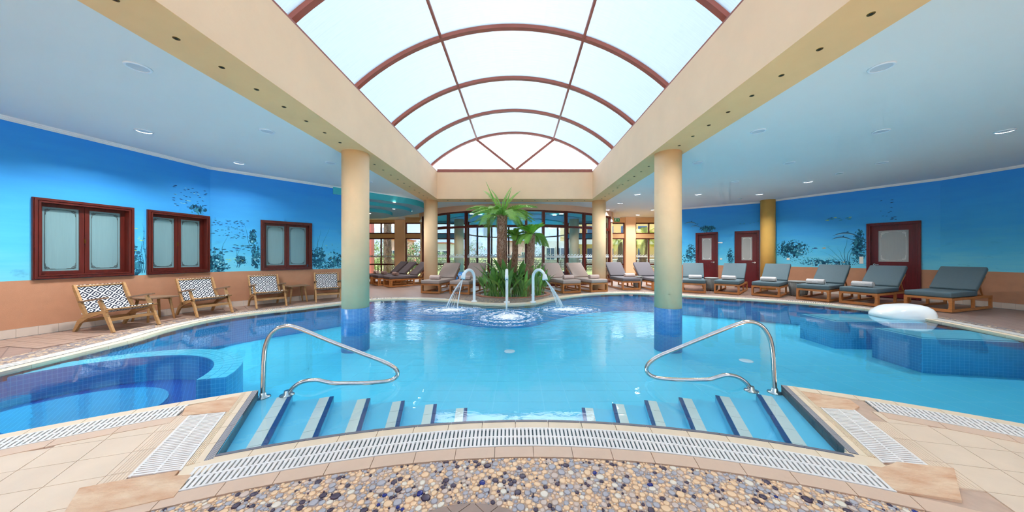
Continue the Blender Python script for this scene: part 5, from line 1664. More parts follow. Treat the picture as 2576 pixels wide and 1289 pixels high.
def ragged_trunk(parent, path, rad, mat_core, mat_scale, n, seed, sw=0.05, sl=0.07):
    r8 = random.Random(seed)
    P = catmull([Vector(p) for p in path], 6)
    m = len(P)
    R = [rad[0] + (rad[1] - rad[0]) * i / (m - 1) for i in range(m)]
    MB().tube(P, R, 14).build('trunk', mat_core, parent)
    mb = MB()
    for i in range(n):
        t = i / n * (m - 1); k = min(m - 2, int(t)); p = P[k].lerp(P[k + 1], t - k); tg = (P[k + 1] - P[k]).normalized(); rr = R[k]
        a = i * 2.39996 + r8.uniform(-0.2, 0.2)
        o = tg.orthogonal().normalized(); bi = tg.cross(o); o = (o * math.cos(a) + bi * math.sin(a))
        s2 = tg.cross(o).normalized() * sw * r8.uniform(0.6, 1.1) * 0.5
        b0 = p + o * rr * 0.94; tip = b0 + o * sl * r8.uniform(0.4, 0.75) + tg * sl * r8.uniform(0.5, 1.0)
        q = tg * sl * 0.3
        mb.add([b0 - s2, b0 + s2, b0 + q * 0.2 - o * 0.01 + q, tip - s2 * 0.4, tip + s2 * 0.4], [(0, 1, 4, 3), (0, 3, 2), (1, 2, 4)])
    tag(mb.build('leaf_scars', mat_scale, parent), kind='stuff')
def date_palm(x, y, h, r0, label, seed, fronds=True, lean=0.0):
    t = empty('garden_palm', (x, y, -0.1), 0, label, 'palm tree')
    ragged_trunk(t, [(0, 0, 0), (lean * 0.4, 0, h * 0.4), (lean, 0, h)], (r0, r0 * 0.85), M['bark'], M['bark'], 500, seed, 0.12, 0.12)
    if fronds:
        fm = [frond_mesh('frond', 2.0, d, 40, 0.42, M['date_frond'], 0.035, 0.7, seed + k, 0.2) for k, d in enumerate((0.55, 0.85, 1.15))]
        r8 = random.Random(seed)
        for k in range(30):
            put('frond', fm[k % 3], t, (lean, 0, h - 0.05), (r8.uniform(-0.5, 0.5), r8.uniform(-0.3, 0.3), k * 2.4))
date_palm((975 - CX) * 22 / F, 22, 6.5, 0.28, 'thick date palm trunk outside the annex window', 21, False)
date_palm((1614 - CX) * 24 / F, 24, 2.75, 0.27, 'date palm with yellow-green crown outside the exit side window', 22, True, 0.25)
date_palm((1560 - CX) * 33 / F, 33, 3.2, 0.24, 'smaller palm by the ochre house', 23)
for k, (px, w) in enumerate(((1608, 0.9), (1640, 0.7))):
    bm = bmesh.new(); bmesh.ops.create_icosphere(bm, subdivisions=3, radius=1)
    r8 = random.Random(k)
    for v in bm.verts:
        v.co *= 1 + 0.16 * math.sin(4 * v.co.x + k) * math.cos(5 * v.co.y) + r8.uniform(-0.05, 0.05); v.co.z = max(v.co.z, -0.25) * 0.8
    me = bpy.data.meshes.new('boulder'); bm.to_mesh(me); bm.free(); me.materials.append(M['rock'])
    o = put('boulder', me, None, ((px - CX) * 21.5 / F, 21.5 + k, 0.05), (0, 0, k), (w * 0.8, 0.6, 0.75))
    tag(o, ('large' if k == 0 else 'smaller') + ' red boulder under the date palm', 'boulder')

def house(x0, x1, y, h, mat, label, rows, shut='shutter', roof=True, depth=6.0, cols=4, balc=False):
    t = empty('house', ((x0 + x1) / 2, y, -0.1), 0, label, 'building')
    w = (x1 - x0) / 2
    MB().box(-w, w, 0, depth, 0, h).build('wall', M[mat], t)
    for r in range(rows):
        z = 0.9 + r * 3.0
        for c2 in range(cols):
            xc = -w + 2 * w * (c2 + 0.5) / cols
            wn_ = MB().box(xc - 0.6, xc + 0.6, -0.06, 0.05, z, z + 1.5).build('window', M[shut], t)
            MB().box(xc - 0.45, xc - 0.04, -0.08, 0.0, z + 0.1, z + 1.4).build('pane', M['win_dark'], wn_)
            MB().box(xc + 0.04, xc + 0.45, -0.08, 0.0, z + 0.1, z + 1.4).build('pane', M['win_dark'], wn_)
        if balc:
            bl = MB().box(-w, w, -0.9, 0, z - 0.95, z - 0.8).build('balcony', M['house_w'], t)
            MB().box(-w, w, -0.9, -0.82, z - 0.8, z + 0.1).build('parapet', M['house_w'], bl)
    if roof: MB().box(-w - 0.3, w + 0.3, -0.3, depth + 0.3, h, h + 0.25).build('roof', M['roof'], t)
    return t
X = lambda px, d: (px - CX) * d / F
house(X(1425, 40), X(1680, 40), 40, 7.0, 'house_y', 'ochre house with blue shutters behind the outer pool', 2, cols=6, balc=True)
house(X(1372, 34), X(1448, 34), 34, 3.1, 'house_w', 'low pale grey house with shuttered doors beside the ochre house', 1, 'house_w', False, depth=5.0, cols=3)
house(X(1090, 62), X(1130, 62), 62, 4.0, 'house_w', 'distant grey house behind the oleander', 1, 'win_dark', True, cols=2)
house(X(980, 52), X(1012, 52), 52, 4.2, 'house_p', 'pink house behind the date palm trunk', 1, 'house_w', True, cols=2)
house(X(1255, 75), X(1330, 75), 75, 5.0, 'house_p', 'far pink house framed by the drum doors', 1, 'house_w', True, cols=3)
# lattice fence behind the outer pool
lt = empty('lattice_fence', (0, 25.3, 0), 0, 'bronze perforated lattice fence behind the outer pool', 'fence')
r9 = random.Random(9)
pl_m = MB()
for i in range(15):
    for j in range(6):
        x, z = -0.72 + i * 0.103 + (0.05 if j % 2 else 0), 0.06 + j * 0.14
        n = 7; R0, R1 = 0.072, 0.042
        ph = r9.uniform(0, 6)
        P = [(x + R0 * math.cos(ph + 2 * PI * k / n), z + R0 * 1.15 * math.sin(ph + 2 * PI * k / n)) for k in range(n)]
        Q = [(x + R1 * r9.uniform(0.8, 1.2) * math.cos(ph + 2 * PI * k / n), z + R1 * 1.2 * math.sin(ph + 2 * PI * k / n)) for k in range(n)]
        for yy, fl in ((-0.01, False), (0.01, True)):
            vs = [(p[0], yy, p[1]) for p in P] + [(q[0], yy, q[1]) for q in Q]
            fs = [(k, (k + 1) % n, n + (k + 1) % n, n + k) for k in range(n)]
            pl_m.add(vs, [f[::-1] for f in fs] if fl else fs)
pl_me = pl_m.mesh('lattice_panel', M['lattice'])
post_m = MB().box(-0.04, 0.04, -0.04, 0.04, -0.1, 0.98).mesh('fence_post', M['lattice'])
rail_m = MB().box(-0.78, 0.78, -0.025, 0.025, -0.02, 0.02).mesh('fence_rail', M['lattice'])
for i in range(-6, 8):
    x = i * 1.6 - 0.4
    put('lattice_panel', pl_me, lt, (x, 0, 0.03)); put('fence_post', post_m, lt, (x - 0.8, 0, 0))
    put('fence_rail', rail_m, lt, (x, 0, 0.92)); put('fence_rail', rail_m, lt, (x, 0, 0.02))

# ------------------------------------------------------------------ handrails
def handrail(pix, dA, dB, label):
    """pix: list of (px, py) along the tube; the rail stands upright over the line dA to dB"""
    A, B = dA, dB
    nrm = Vector((-(B - A).y, (B - A).x))
    def at(px, py):
        k = (px - CX) / F
        # sight line meets the upright plane of the rail
        d = A.dot(nrm) / (k * nrm.x + nrm.y)
        return Vector((k * d, d, H - (py - CY) * d / F))
    P = catmull([at(*p) for p in pix], 8)
    a, b2 = P[0], P[-1]
    o = a.copy(); o.z = ZK[0]
    t = empty('handrail', o, 0, label, 'handrail')
    P[0].z = ZK[0]; P[-1].z = ZK[0]
    MB().tube([p - o for p in P], 0.0205, 14).build('tube', M['steel'], t)
    for q in (P[0], P[-1]):
        MB().lathe([(0.065, 0.0), (0.062, 0.01), (0.03, 0.016), (0.024, 0.05)], 24, c=tuple(Vector((q.x, q.y, ZK[0])) - o)).build('base_flange', M['steel'], t)
handrail([(661, 1000), (662, 960), (664, 905), (669, 868), (686, 836), (716, 821), (750, 826), (830, 859), (905, 888), (965, 911), (990, 924), (1000, 937), (996, 950), (972, 960), (920, 964), (850, 965), (822, 962), (796, 957), (765, 960), (742, 972), (722, 995)],
         Vector((-2.50, 2.93)), Vector((-1.30, 3.20)), 'bent stainless handrail at the pool steps on the whirlpool side')
handrail([(1949, 985), (1947, 940), (1943, 880), (1934, 846), (1916, 821), (1888, 810), (1855, 816), (1780, 846), (1700, 879), (1655, 898), (1633, 914), (1626, 930), (1634, 943), (1660, 952), (1720, 956), (1780, 955), (1803, 950), (1828, 944), (1855, 949), (1875, 962), (1890, 980)],
         Vector((2.66, 3.02)), Vector((1.45, 3.25)), 'bent stainless handrail at the pool steps on the massage bed side')

# white moulded headrest standing at the massage beds
hd = empty('massage_headrest', (8.40, 6.55, -0.06), math.radians(-15), 'white moulded plastic headrest rising from the massage bed', 'headrest')
bm = bmesh.new(); bmesh.ops.create_uvsphere(bm, u_segments=28, v_segments=16, radius=1)
for v in bm.verts:
    x, y, z = v.co
    sq = (abs(x) ** 3 + abs(y) ** 3 + abs(z) ** 3) ** (1 / 3)
    v.co = Vector((x, y, z)) / max(sq, 0.3)
    v.co.x *= 0.46; v.co.y *= 0.36; v.co.z = max(v.co.z, -0.2) * (0.20 + 0.10 * (v.co.x + 0.6))
    if v.co.x < -0.2: v.co.z *= max(0.15, 1 + (v.co.x + 0.2) * 1.9)
for f in bm.faces: f.smooth = True
me = bpy.data.meshes.new('shell'); bm.to_mesh(me); bm.free(); me.materials.append(M['white_gloss'])
put('shell', me, hd, (0, 0, 0.04))
MB().tube([(0.40 * math.cos(a), 0.33 * math.sin(a), 0.02) for a in [2 * PI * k / 24 for k in range(24)]], 0.02, 6, closed=True).build('rim', M['white_gloss'], hd)

# ------------------------------------------------------------------ fountain spouts
def spout(px, py, tipx, tipy, tipd, kind, jets, label):
    b0 = G(px, py)
    t = empty('fountain_spout', (b0.x, b0.y, 0), 0, label, 'fountain')
    d = b0.y
    zt = H - (675 - CY) * d / F
    tip = Vector(((tipx - CX) * tipd / F, tipd, H - (tipy - CY) * tipd / F)) - Vector((b0.x, b0.y, 0))
    hv = Vector((tip.x, tip.y, 0)); L = hv.length; hv.normalize()
    R = L * 0.5
    pts = [Vector((0, 0, z)) for z in (0, 0.2, 0.4, 0.55)]
    ztop = zt - 0.04; zc = ztop - min(R, 0.24)
    for k in range(0, 11):
        a = PI - (PI - 0.35) * k / 10
        pts.append(hv * (R + R * math.cos(a)) + Vector((0, 0, zc + (ztop - zc) * math.sin(a))))
    pts.append(tip + Vector((0, 0, 0.05))); 
    MB().tube(catmull(pts, 3), 0.040, 16).build('pipe', M['white_pvc'], t)
    MB().lathe([(0.085, 0.0), (0.085, 0.03), (0.06, 0.04), (0.045, 0.045)], 24).build('base_flange', M['white_pvc'], t)
    dn = (tip - pts[-2]).normalized()
    nz = MB()
    if kind == 'cone': nz.tube([tip - dn * 0.12, tip - dn * 0.07, tip, tip + dn * 0.03], [0.045, 0.062, 0.075, 0.072], 18)
    elif kind == 'flat': nz.tube([tip - dn * 0.14, tip - dn * 0.06, tip + dn * 0.03], [0.043, 0.058, 0.066], 18)
    else: nz.tube([tip - dn * 0.10, tip + dn * 0.02], [0.043, 0.045], 18)
    nz.build('nozzle', M['white_pvc'], t)
    MB().tube([tip + dn * 0.031, tip + dn * 0.034], 0.05 if kind != 'plain' else 0.03, 16).build('nozzle_mouth', M['teal_pale'], t)
    j = MB()
    for (jx, jy, r0, r1) in jets:
        g = G(jx, jy, ZW) - Vector((b0.x, b0.y, 0)); s0 = tip + dn * 0.03
        P = []
        for k in range(9):
            u = k / 8
            P.append(Vector((s0.x + (g.x - s0.x) * u, s0.y + (g.y - s0.y) * u, s0.z + (g.z - s0.z) * (0.55 * u + 0.45 * u * u))))
        j.tube(P, [r0 + (r1 - r0) * k / 8 for k in range(9)], 8)
    w = j.build('water_jet', M['jet'])
    w.location = (b0.x, b0.y, 0)
    return t, w
t, w = spout(1193, 760, 1165, 700, 7.95, 'flat', [(1122, 775, 0.010, 0.018), (1150, 776, 0.012, 0.016), (1127, 776, 0.005, 0.006), (1140, 777, 0.003, 0.004), (1133, 777, 0.003, 0.004)], 'white gooseneck fountain spout with flat nozzle and two jets')
tag(w, 'two thin water jets splitting from the flat nozzle spout', 'water jet')
t, w = spout(1275, 762, 1274.5, 702, 7.55, 'plain', [(1275, 784, 0.020, 0.014), (1273, 784, 0.008, 0.008)], 'white gooseneck fountain spout facing the pool steps head on')
tag(w, 'single straight water jet falling from the middle spout', 'water jet')
t, w = spout(1341, 762, 1371, 702, 7.95, 'cone', [(1409 + q * 3.2, 770 + abs(q) * 1.5, 0.008, 0.010) for q in (-2, -1, 0, 1, 2, 3)], 'white gooseneck fountain spout with conical shower nozzle')
tag(w, 'broad shower of water strands from the conical spout', 'water jet')
# foam where the jets land
rf = random.Random(31)
def splash(cx2, cy2, rx, ry, n, label):
    mb = MB()
    for _ in range(n):
        a = rf.uniform(0, 2 * PI); q = rf.random() ** 0.75 * 1.25
        # streaky rings: foam gathers on the ripples
        if rf.random() < 0.45 + 0.5 * math.sin(q * 17 + 1.5 * math.sin(3 * a)) * min(1, q * 2): pass
        elif q > 0.35: continue
        x, y = cx2 + rx * q * math.cos(a), cy2 + ry * q * math.sin(a)
        s2 = rf.uniform(0.003, 0.013) * (1.3 - 0.7 * q); k = 6
        el = rf.uniform(1.2, 4.5); hgt = s2 * rf.uniform(0.2, 0.6)
        if rf.random() < 0.07 and q < 0.6:
            z = ZW + rf.uniform(0.01, 0.10) * (1 - q); s2 = rf.uniform(0.003, 0.006)
            mb.add([(x - s2, y, z), (x + s2, y, z), (x, y - s2, z), (x, y + s2, z), (x, y, z + s2), (x, y, z - s2)], [(0, 2, 4), (2, 1, 4), (1, 3, 4), (3, 0, 4), (2, 0, 5), (1, 2, 5), (3, 1, 5), (0, 3, 5)]); continue
        ring_ = [(x + s2 * el * math.cos(2 * PI * i / k) * rf.uniform(0.7, 1.2), y + s2 * math.sin(2 * PI * i / k) * rf.uniform(0.7, 1.2), ZW + 0.0015) for i in range(k)]
        mb.add(ring_ + [(x, y, ZW + 0.002 + hgt)], [(i, (i + 1) % k, k) for i in range(k)], 0, True)
    tag(mb.build('splash', M['foam']), label, 'foam', kind='stuff')
g = G(1135, 780, ZW); splash(g.x, g.y, 0.70, 0.42, 2300, 'white foam where the two thin jets land')
g = G(1278, 797, ZW); splash(g.x, g.y, 0.62, 0.75, 3000, 'white foam below the middle spout')
g = G(1428, 779, ZW); splash(g.x, g.y, 0.66, 0.42, 2300, 'white foam where the broad shower lands')

# ------------------------------------------------------------------ planter, palms and strelitzias
pb = empty('planter_bed', (BED[0], BED[1], 0), 0, 'oval planting bed with terracotta rim behind the spouts', 'planter')
bi = arc(0, 0, BED[2], 0, 2 * PI * 47 / 48, 47, BED[3]); bo = arc(0, 0, BED[2] + 0.13, 0, 2 * PI * 47 / 48, 47, BED[3] + 0.13)
for i in range(48):
    j = (i + 1) % 48
    q = [Vector(p) for p in (bi[i], bi[j], bo[j], bo[i])]
    pl = [q[0].lerp(q[1], 0.03), q[0].lerp(q[1], 0.97), q[3].lerp(q[2], 0.97), q[3].lerp(q[2], 0.03)]
    MB().prism([tuple(p) for p in pl], -0.15, 0.012).build('rim_tile', M['terracotta'], pb)
MB().prism(bi, -0.2, -0.06, bottom=False).build('soil', M['soil'], pb)
mb = MB(); r10 = random.Random(17)
for _ in range(1500):
    a = r10.uniform(0, 2 * PI); q = math.sqrt(r10.random()) * 0.97
    dome(mb, BED[2] * q * math.cos(a), BED[3] * q * math.sin(a), r10.uniform(0.015, 0.032), r10.uniform(0, 6), 0, 6, r10.uniform(1, 1.4))
mb.v = [(x, y, z * 2.2 - 0.045) for x, y, z in mb.v]
tag(mb.build('gravel', M['white_stone'], pb), kind='stuff')
pp_ = empty('bent_pipe', (G(1284, 748).x, 9.55, -0.05), 0, 'grey-green plastic pipe elbow in the planting bed', 'pipe')
MB().tube([(0, 0, 0), (0, 0, 0.22), (0.01, 0, 0.27), (0.05, 0, 0.30), (0.09, 0, 0.30)], 0.045, 14).build('elbow', M['pipe_grey'], pp_)
MB().lathe([(0.053, 0.14), (0.053, 0.20)], 16).build('collar', M['pipe_grey'], pp_)

FR = [frond_mesh('frond', 1.20, d, 46, 0.30, M['frond'], 0.020, r0, k, 0.35) for k, (d, r0) in enumerate(((0.42, 0.75), (0.62, 0.8), (0.85, 0.85), (0.25, 0.9)))]
def cycad(x, y, pts, rad, fr_list, label, seed, scars=900, lt=False):
    t = empty('cycad_palm', (x, y, -0.06), 0, label, 'palm')
    ragged_trunk(t, pts, rad, M['trunk'], M['trunk_scale'], scars, seed, 0.045, 0.07)
    top = Vector(pts[-1]); r8 = random.Random(seed)
    for (me, rz, tilt, sc) in fr_list:
        put('frond', me, t, (top.x + 0.03 * math.sin(-rz), top.y + 0.03 * math.cos(rz), top.z - 0.03), (tilt, 0, rz), (sc,) * 3)
    return t
dg = math.radians
fl = []
r11 = random.Random(44)
for k in range(26):
    az = k * 2.39996 + 0.4
    fl.append((FR[k % 3], az, dg(r11.uniform(-30, 8)), r11.uniform(0.85, 1.05)))
for az, tl, sc, me in ((dg(60), 22, 0.95, 3), (dg(-62), 24, 0.9, 3), (dg(80), 38, 0.8, 3), (dg(-70), 42, 0.85, 3), (dg(88), -4, 1.05, 0), (dg(-88), 0, 1.05, 0), (dg(100), -12, 1.0, 1), (dg(-100), -14, 1.0, 1)):
    fl.append((FR[me], az, dg(tl), sc))
xp = lambda px, d: (px - CX) * d / F
cycad(xp(1263, 10.2), 10.2, [(0.10, 0, 0), (0.06, 0, 0.6), (-0.02, 0, 1.4), (0.0, 0, 2.1), (0.0, 0, 2.72)], (0.13, 0.16), fl, 'tallest palm with thick straight trunk and wide feathery crown', 61, 1500)
spear = MB()
for (dx, dy, hh) in ((-0.55, 0.0, 1.25), (0.32, -0.1, 0.98), (0.02, 0.05, 0.62)):
    spear.tube([(0, 0, 2.65), (dx * 0.55, dy, 2.65 + hh * 0.55), (dx, dy, 2.65 + hh)], [0.02, 0.03, 0.003], 5)
cyc = [o for o in COL.objects if o.name.startswith('cycad_palm')][0]
spear.build('spear_leaf', M['frond'], cyc)
FL = [frond_mesh('frond', 0.55, d, 30, 0.20, M['frond_lt'] if k % 2 else M['frond'], 0.024, r0, k, 0.3) for k, (d, r0) in enumerate(((0.35, 0.95), (0.5, 0.95), (0.75, 0.85)))]
fl = [(FL[k % 3], k * 2.39996, dg(r11.uniform(-28, 22)), r11.uniform(0.75, 1.05)) for k in range(20)]
cycad(xp(1294, 10.6), 10.6, [(-0.06, 0, 0), (-0.04, 0, 0.6), (0.02, 0, 1.3), (0.03, 0, 2.05)], (0.11, 0.075), fl, 'slender palm with narrow trunk between the two thicker palms', 62, 700)
FL2 = [frond_mesh('frond', 0.62, d, 32, 0.22, M['frond_lt'] if k != 2 else M['frond'], 0.030, r0, 10 + k, 0.3) for k, (d, r0) in enumerate(((0.30, 1.0), (0.5, 0.95), (0.95, 0.8)))]
fl = [(FL2[k % 2], k * 2.39996, dg(r11.uniform(0, 30)), r11.uniform(0.7, 1.0)) for k in range(13)] + [(FL2[2], dg(-80 + q * 22), dg(-18 + q * 4), 1.15) for q in range(5)] + [(FL2[2], dg(70 + q * 30), dg(-14), 0.95) for q in range(4)]
cycad(xp(1332, 9.95), 9.95, [(-0.10, 0, 0), (-0.07, 0, 0.5), (0.03, 0, 1.2), (0.06, 0, 2.06)], (0.115, 0.11), fl, 'leaning palm with bright lime young fronds', 63, 1000)

def lance_mesh(name, L, w, bend, mat, seed):
    """stalk and long pointed blade, growing up +Z and leaning to +X"""
    mb = MB(); n = 9
    P = []
    for i in range(n + 1):
        t = i / n
        P.append(Vector((bend * t * t * L, 0, L * t * (1 - 0.25 * bend * t))))
    mb.tube(P[:6], [0.012, 0.011, 0.010, 0.009, 0.007, 0.005], 5)
    prof = [0.0, 0.55, 0.9, 1.0, 0.85, 0.5, 0.0]
    m = len(prof); L0 = 0.42
    for i in range(m):
        t = L0 + (1 - L0) * i / (m - 1); k = min(n - 1, int(t * n)); p = P[k].lerp(P[k + 1], t * n - k)
        ww = w * prof[i]
        for sgn, lift in ((-1, 0.35), (0, 0.0), (1, 0.35)):
            mb.v.append((p.x - lift * ww * 0.6, p.y + sgn * ww, p.z + lift * ww * 0.3))
    b0 = len(mb.v) - 3 * m
    for i in range(m - 1):
        for c2 in range(2):
            a = b0 + i * 3 + c2
            mb.f.append((a, a + 1, a + 4, a + 3)); mb.m.append(0); mb.sm.append(True)
    return mb.mesh(name, mat)
LM = [lance_mesh('leaf', 1.0, 0.056, b3, M['leaf'] if k % 3 else M['leaf2'], k) for k, b3 in enumerate((0.15, 0.3, 0.5, 0.7, 0.2, 0.4))]
clumps = [(-1.02, 9.95, 0.85, 24, 'low strelitzia clump at the flat-nozzle end of the bed'), (-0.72, 9.75, 1.12, 28, 'tall dark strelitzia clump left bare of flowers by the flat-nozzle spout'),
          (-0.42, 10.2, 1.3, 22, 'tallest strelitzia clump leaning against the thick palm trunk'), (-0.30, 9.62, 1.0, 24, 'strelitzia clump with upright leaves behind the middle spout'),
          (0.16, 9.62, 0.92, 26, 'bright green strelitzia clump between middle and conical spouts'), (0.02, 10.35, 1.2, 18, 'strelitzia clump around the slender palm'),
          (0.66, 9.95, 0.98, 26, 'spreading strelitzia clump behind the conical spout'), (0.45, 10.5, 1.15, 18, 'tall strelitzia clump behind the leaning palm'), (-0.75, 10.6, 1.1, 16, 'strelitzia clump at the rear of the bed beside the thick palm')]
clumps[1] = (*clumps[1][:4], 'broad dark strelitzia clump beside the flat-nozzle spout')
for i, (x, y, hh, n, lab) in enumerate(clumps):
    t = empty('strelitzia', (x, y, -0.05), 0, lab, 'plant', 'strelitzia clumps in the bed')
    r12 = random.Random(100 + i)
    for k in range(int(n * 1.35)):
        a = r12.uniform(0, 2 * PI); q = r12.uniform(0.02, 0.20)
        sc = hh * r12.uniform(0.55, 1.15)
        put('leaf', LM[r12.randrange(6)], t, (q * math.cos(a), q * math.sin(a), 0), (r12.uniform(-0.12, 0.12), r12.uniform(-0.05, 0.15), a + r12.uniform(-0.5, 0.5)), (sc, sc * r12.uniform(0.9, 1.3), sc))

# ------------------------------------------------------------------ sun loungers, towels, tub tables
LW, LL = 0.72, 1.95
def make_lounger(cush):
    t = empty('sun_lounger')
    hw = LW / 2
    # end frame: rails and posts with the rounded cut-out
    MB().box(-hw, hw, 0.0, 0.045, 0.29, 0.345).build('end_rail', M['teak'], t)
    MB().box(-hw, hw, 0.0, 0.045, 0.02, 0.085).build('end_rail', M['teak'], t)
    for sgn in (-1, 1):
        mb = MB(); prof = [(0.085, 0.062), (0.12, 0.05), (0.19, 0.046), (0.25, 0.05), (0.29, 0.062)]
        for (za, wa_), (zb, wb_) in zip(prof, prof[1:]):
            vs = []
            for z, ww in ((za, wa_), (zb, wb_)):
                for yy in (0.0, 0.045):
                    vs += [(sgn * hw, yy, z), (sgn * (hw - ww), yy, z)]
            fs = [(0, 1, 5, 4), (2, 6, 7, 3), (0, 4, 6, 2), (1, 3, 7, 5)]
            mb.add(vs, fs if sgn < 0 else [f[::-1] for f in fs])
        mb.build('end_post', M['teak'], t)
        x0, x1 = (sgn * hw, sgn * (hw - 0.045)) if sgn < 0 else (sgn * (hw - 0.045), sgn * hw)
        MB().box(x0, x1, 0.045, LL, 0.285, 0.34).build('side_rail', M['teak'], t)
        MB().box(x0, x1, 0.045, LL, 0.02, 0.075).build('side_rail', M['teak'], t)
        for yy in (0.06, 1.02, LL - 0.06):
            MB().box(x0, x1, yy, yy + 0.055, 0.075, 0.285).build('leg', M['teak'], t)
        MB().bar((sgn * (hw - 0.07), 1.25, 0.35), (sgn * (hw - 0.07), 1.80, 0.80), 0.03, 0.045).build('backrest_rail', M['teak'], t)
        MB().bar((sgn * (hw - 0.10), 1.62, 0.60), (sgn * (hw - 0.10), 1.80, 0.33), 0.025, 0.03).build('prop', M['teak'], t)
    MB().box(-hw, hw, LL - 0.045, LL, 0.28, 0.335).build('end_rail', M['teak'], t)
    for k in range(5):
        MB().box(-hw + 0.045, hw - 0.045, 0.12 + k * 0.22, 0.19 + k * 0.22, 0.315, 0.338).build('slat', M['teak'], t)
    put('seat_cushion', rbox_mesh('seat_cushion', LW - 0.01, 1.24, 0.125, 0.03, cush), t, (0, 0.61, 0.347))
    put('back_cushion', rbox_mesh('back_cushion', LW - 0.01, 0.80, 0.11, 0.03, cush), t, (0, 1.50, 0.70), (dg(43), 0, 0))
    return t
PROTO = {}
LOUNGERS = []
def lounger(x, y, dx, dy, cush, label, group, towel=None, tl=None, ty=0.42, tx=0.0, big=False, rev=False):
    if cush not in PROTO:
        o = PROTO[cush] = make_lounger(M[cush])
    else:
        o = copy_tree(PROTO[cush])
    a = math.atan2(-dx, dy)
    o.location = (x, y, -0.014); o.rotation_euler = (0, 0, a)
    tag(o, label, 'sun lounger', group)
    if towel:
        e = Vector((dx, dy, 0)).normalized(); s2 = Vector((e.y, -e.x, 0))
        p = Vector((x, y, 0.458)) + e * ty + s2 * tx
        make_towel(p, a, towel, tl, big)
TW = {}
def make_towel(p, a, mat, label, big):
    key = (mat, big)
    if key not in TW:
        t = empty('rolled_towel')
        L, R = 0.40, 0.082
        mb = MB(); n = 22
        for x in (-L / 2, -L / 2 + 0.015, -0.1, 0.0, 0.1, L / 2 - 0.015, L / 2):
            rr = R * (0.90 if abs(x) > L / 2 - 0.005 else 1.0)
            for k in range(n):
                an = 2 * PI * k / n
                mb.v.append((x, rr * math.cos(an) * 1.08, R * 0.92 + rr * 0.92 * math.sin(an)))
        for i in range(6):
            for k in range(n):
                l = (k + 1) % n
                mb.f.append((i * n + k, (i + 1) * n + k, (i + 1) * n + l, i * n + l)); mb.m.append(0); mb.sm.append(True)
        mb.f.append(tuple(range(n))); mb.m.append(0); mb.sm.append(False)
        mb.f.append(tuple(6 * n + k for k in reversed(range(n)))); mb.m.append(0); mb.sm.append(False)
        mb.build('roll', M[mat], t)
        for sgn in (-1, 1):
            sp2 = [(sgn * (L / 2 + 0.001), 1.0 * R * (0.12 + 0.80 * k / 40) * math.cos(k * 0.5), R * 0.92 + 0.9 * R * (0.12 + 0.80 * k / 40) * math.sin(k * 0.5)) for k in range(41)]
            MB().tube(sp2, 0.0055, 5).build('rolled_edge', M[mat], t)
        MB().box(-L / 2, L / 2, -0.092, -0.082, 0.03, 0.05).build('hem', M[mat], t)
        if big:
            mb = MB()
            for q in range(9):
                x = -0.06 + q * 0.015
                mb.box(x, x + 0.010, -0.0895, -0.0885, 0.066, 0.076)
            for q, hh in enumerate((0.018, 0.03, 0.04, 0.03, 0.018)):
                mb.bar((-0.04 + q * 0.02, -0.083, 0.088), (-0.03 + q * 0.016, -0.083 + hh * 0.4, 0.088 + hh), 0.007, 0.003)
            mb.build('embroidered_crest', M['stitch'], t)
        TW[key] = t
    else:
        t = copy_tree(TW[key])
    t.location = p; t.rotation_euler = (0, 0, a)
    tag(t, label, 'towel', 'rolled towels on the loungers')
gT, gS, gP, gG = 'taupe loungers around the palm bed', 'slate loungers along the mural doors', 'dark loungers in the annex', 'grey loungers by the garden windows'
lounger(-3.06, 10.35, 0.24, 1, 'taupe', 'taupe lounger in front of the annex side column', gT, 'towel', 'pinkish rolled towel on the taupe lounger before the annex side column', 0.40, -0.02)
lounger(-2.0, 10.10, 0.24, 1, 'taupe', 'taupe lounger behind the flat-nozzle fountain spout', gT, 'towel', 'pinkish rolled towel behind the flat-nozzle fountain spout', 0.40, 0.05)
lounger(1.88, 10.45, -0.36, 1, 'taupe', 'taupe lounger beside the strelitzias near the conical spout', gT, 'towel', 'pinkish rolled towel on the taupe lounger beside the strelitzias', 0.42, 0.08)
lounger(2.92, 10.72, -0.40, 1, 'taupe', 'taupe lounger in front of the exit sign side column', gT, 'towel', 'pinkish rolled towel on the taupe lounger before the exit sign side column', 0.42, 0.05)
lounger(4.33, 11.40, -0.10, 1, 'grey_cush', 'grey lounger in front of the garden window with exit sign', gG, 'towel', 'pinkish rolled towel on the grey lounger by the exit sign', 0.5, 0.15)
lounger(5.42, 11.25, -0.05, 1, 'grey_cush', 'grey lounger half hidden behind the pool column, without a towel', gG)
lounger(6.2, 10.55, 0.495, 0.87, 'slate', 'slate lounger in front of the mural door nearest the garden windows', gS, 'towel_grey', 'pale rolled towel before the mural door nearest the garden windows', 0.45, 0.05)
lounger(7.12, 10.22, 0.695, 0.718, 'slate', 'slate lounger before the mural door beside the ochre column', gS, 'towel_grey', 'pale rolled towel before the mural door beside the ochre column', 0.45, 0.0)
lounger(7.95, 9.62, 0.78, 0.625, 'slate', 'slate lounger directly before the ochre column', gS, 'towel_grey', 'pale rolled towel on the lounger before the ochre column', 0.42, 0.0)
lounger(8.58, 8.72, 0.88, 0.475, 'slate', 'slate lounger between the tub table and the switches door', gS, 'towel_grey', 'crested grey towel on the lounger next to the tub table', 0.42, -0.05, True)
lounger(9.04, 7.96, 0.93, 0.37, 'slate', 'slate lounger in front of the door with three switches', gS, 'towel_grey', 'crested grey towel on the lounger at the three-switch door', 0.42, -0.05, True)
lounger(9.78, 7.15, 0.95, 0.30, 'slate', 'slate lounger past the three-switch door, without a towel', gS)
lounger(-5.55, 12.55, 0.72, 0.70, 'plum', 'dark brown lounger nearest the annex side column', gP, 'towel_brown', 'brown rolled towel on the dark lounger nearest the column', 0.40, -0.05)
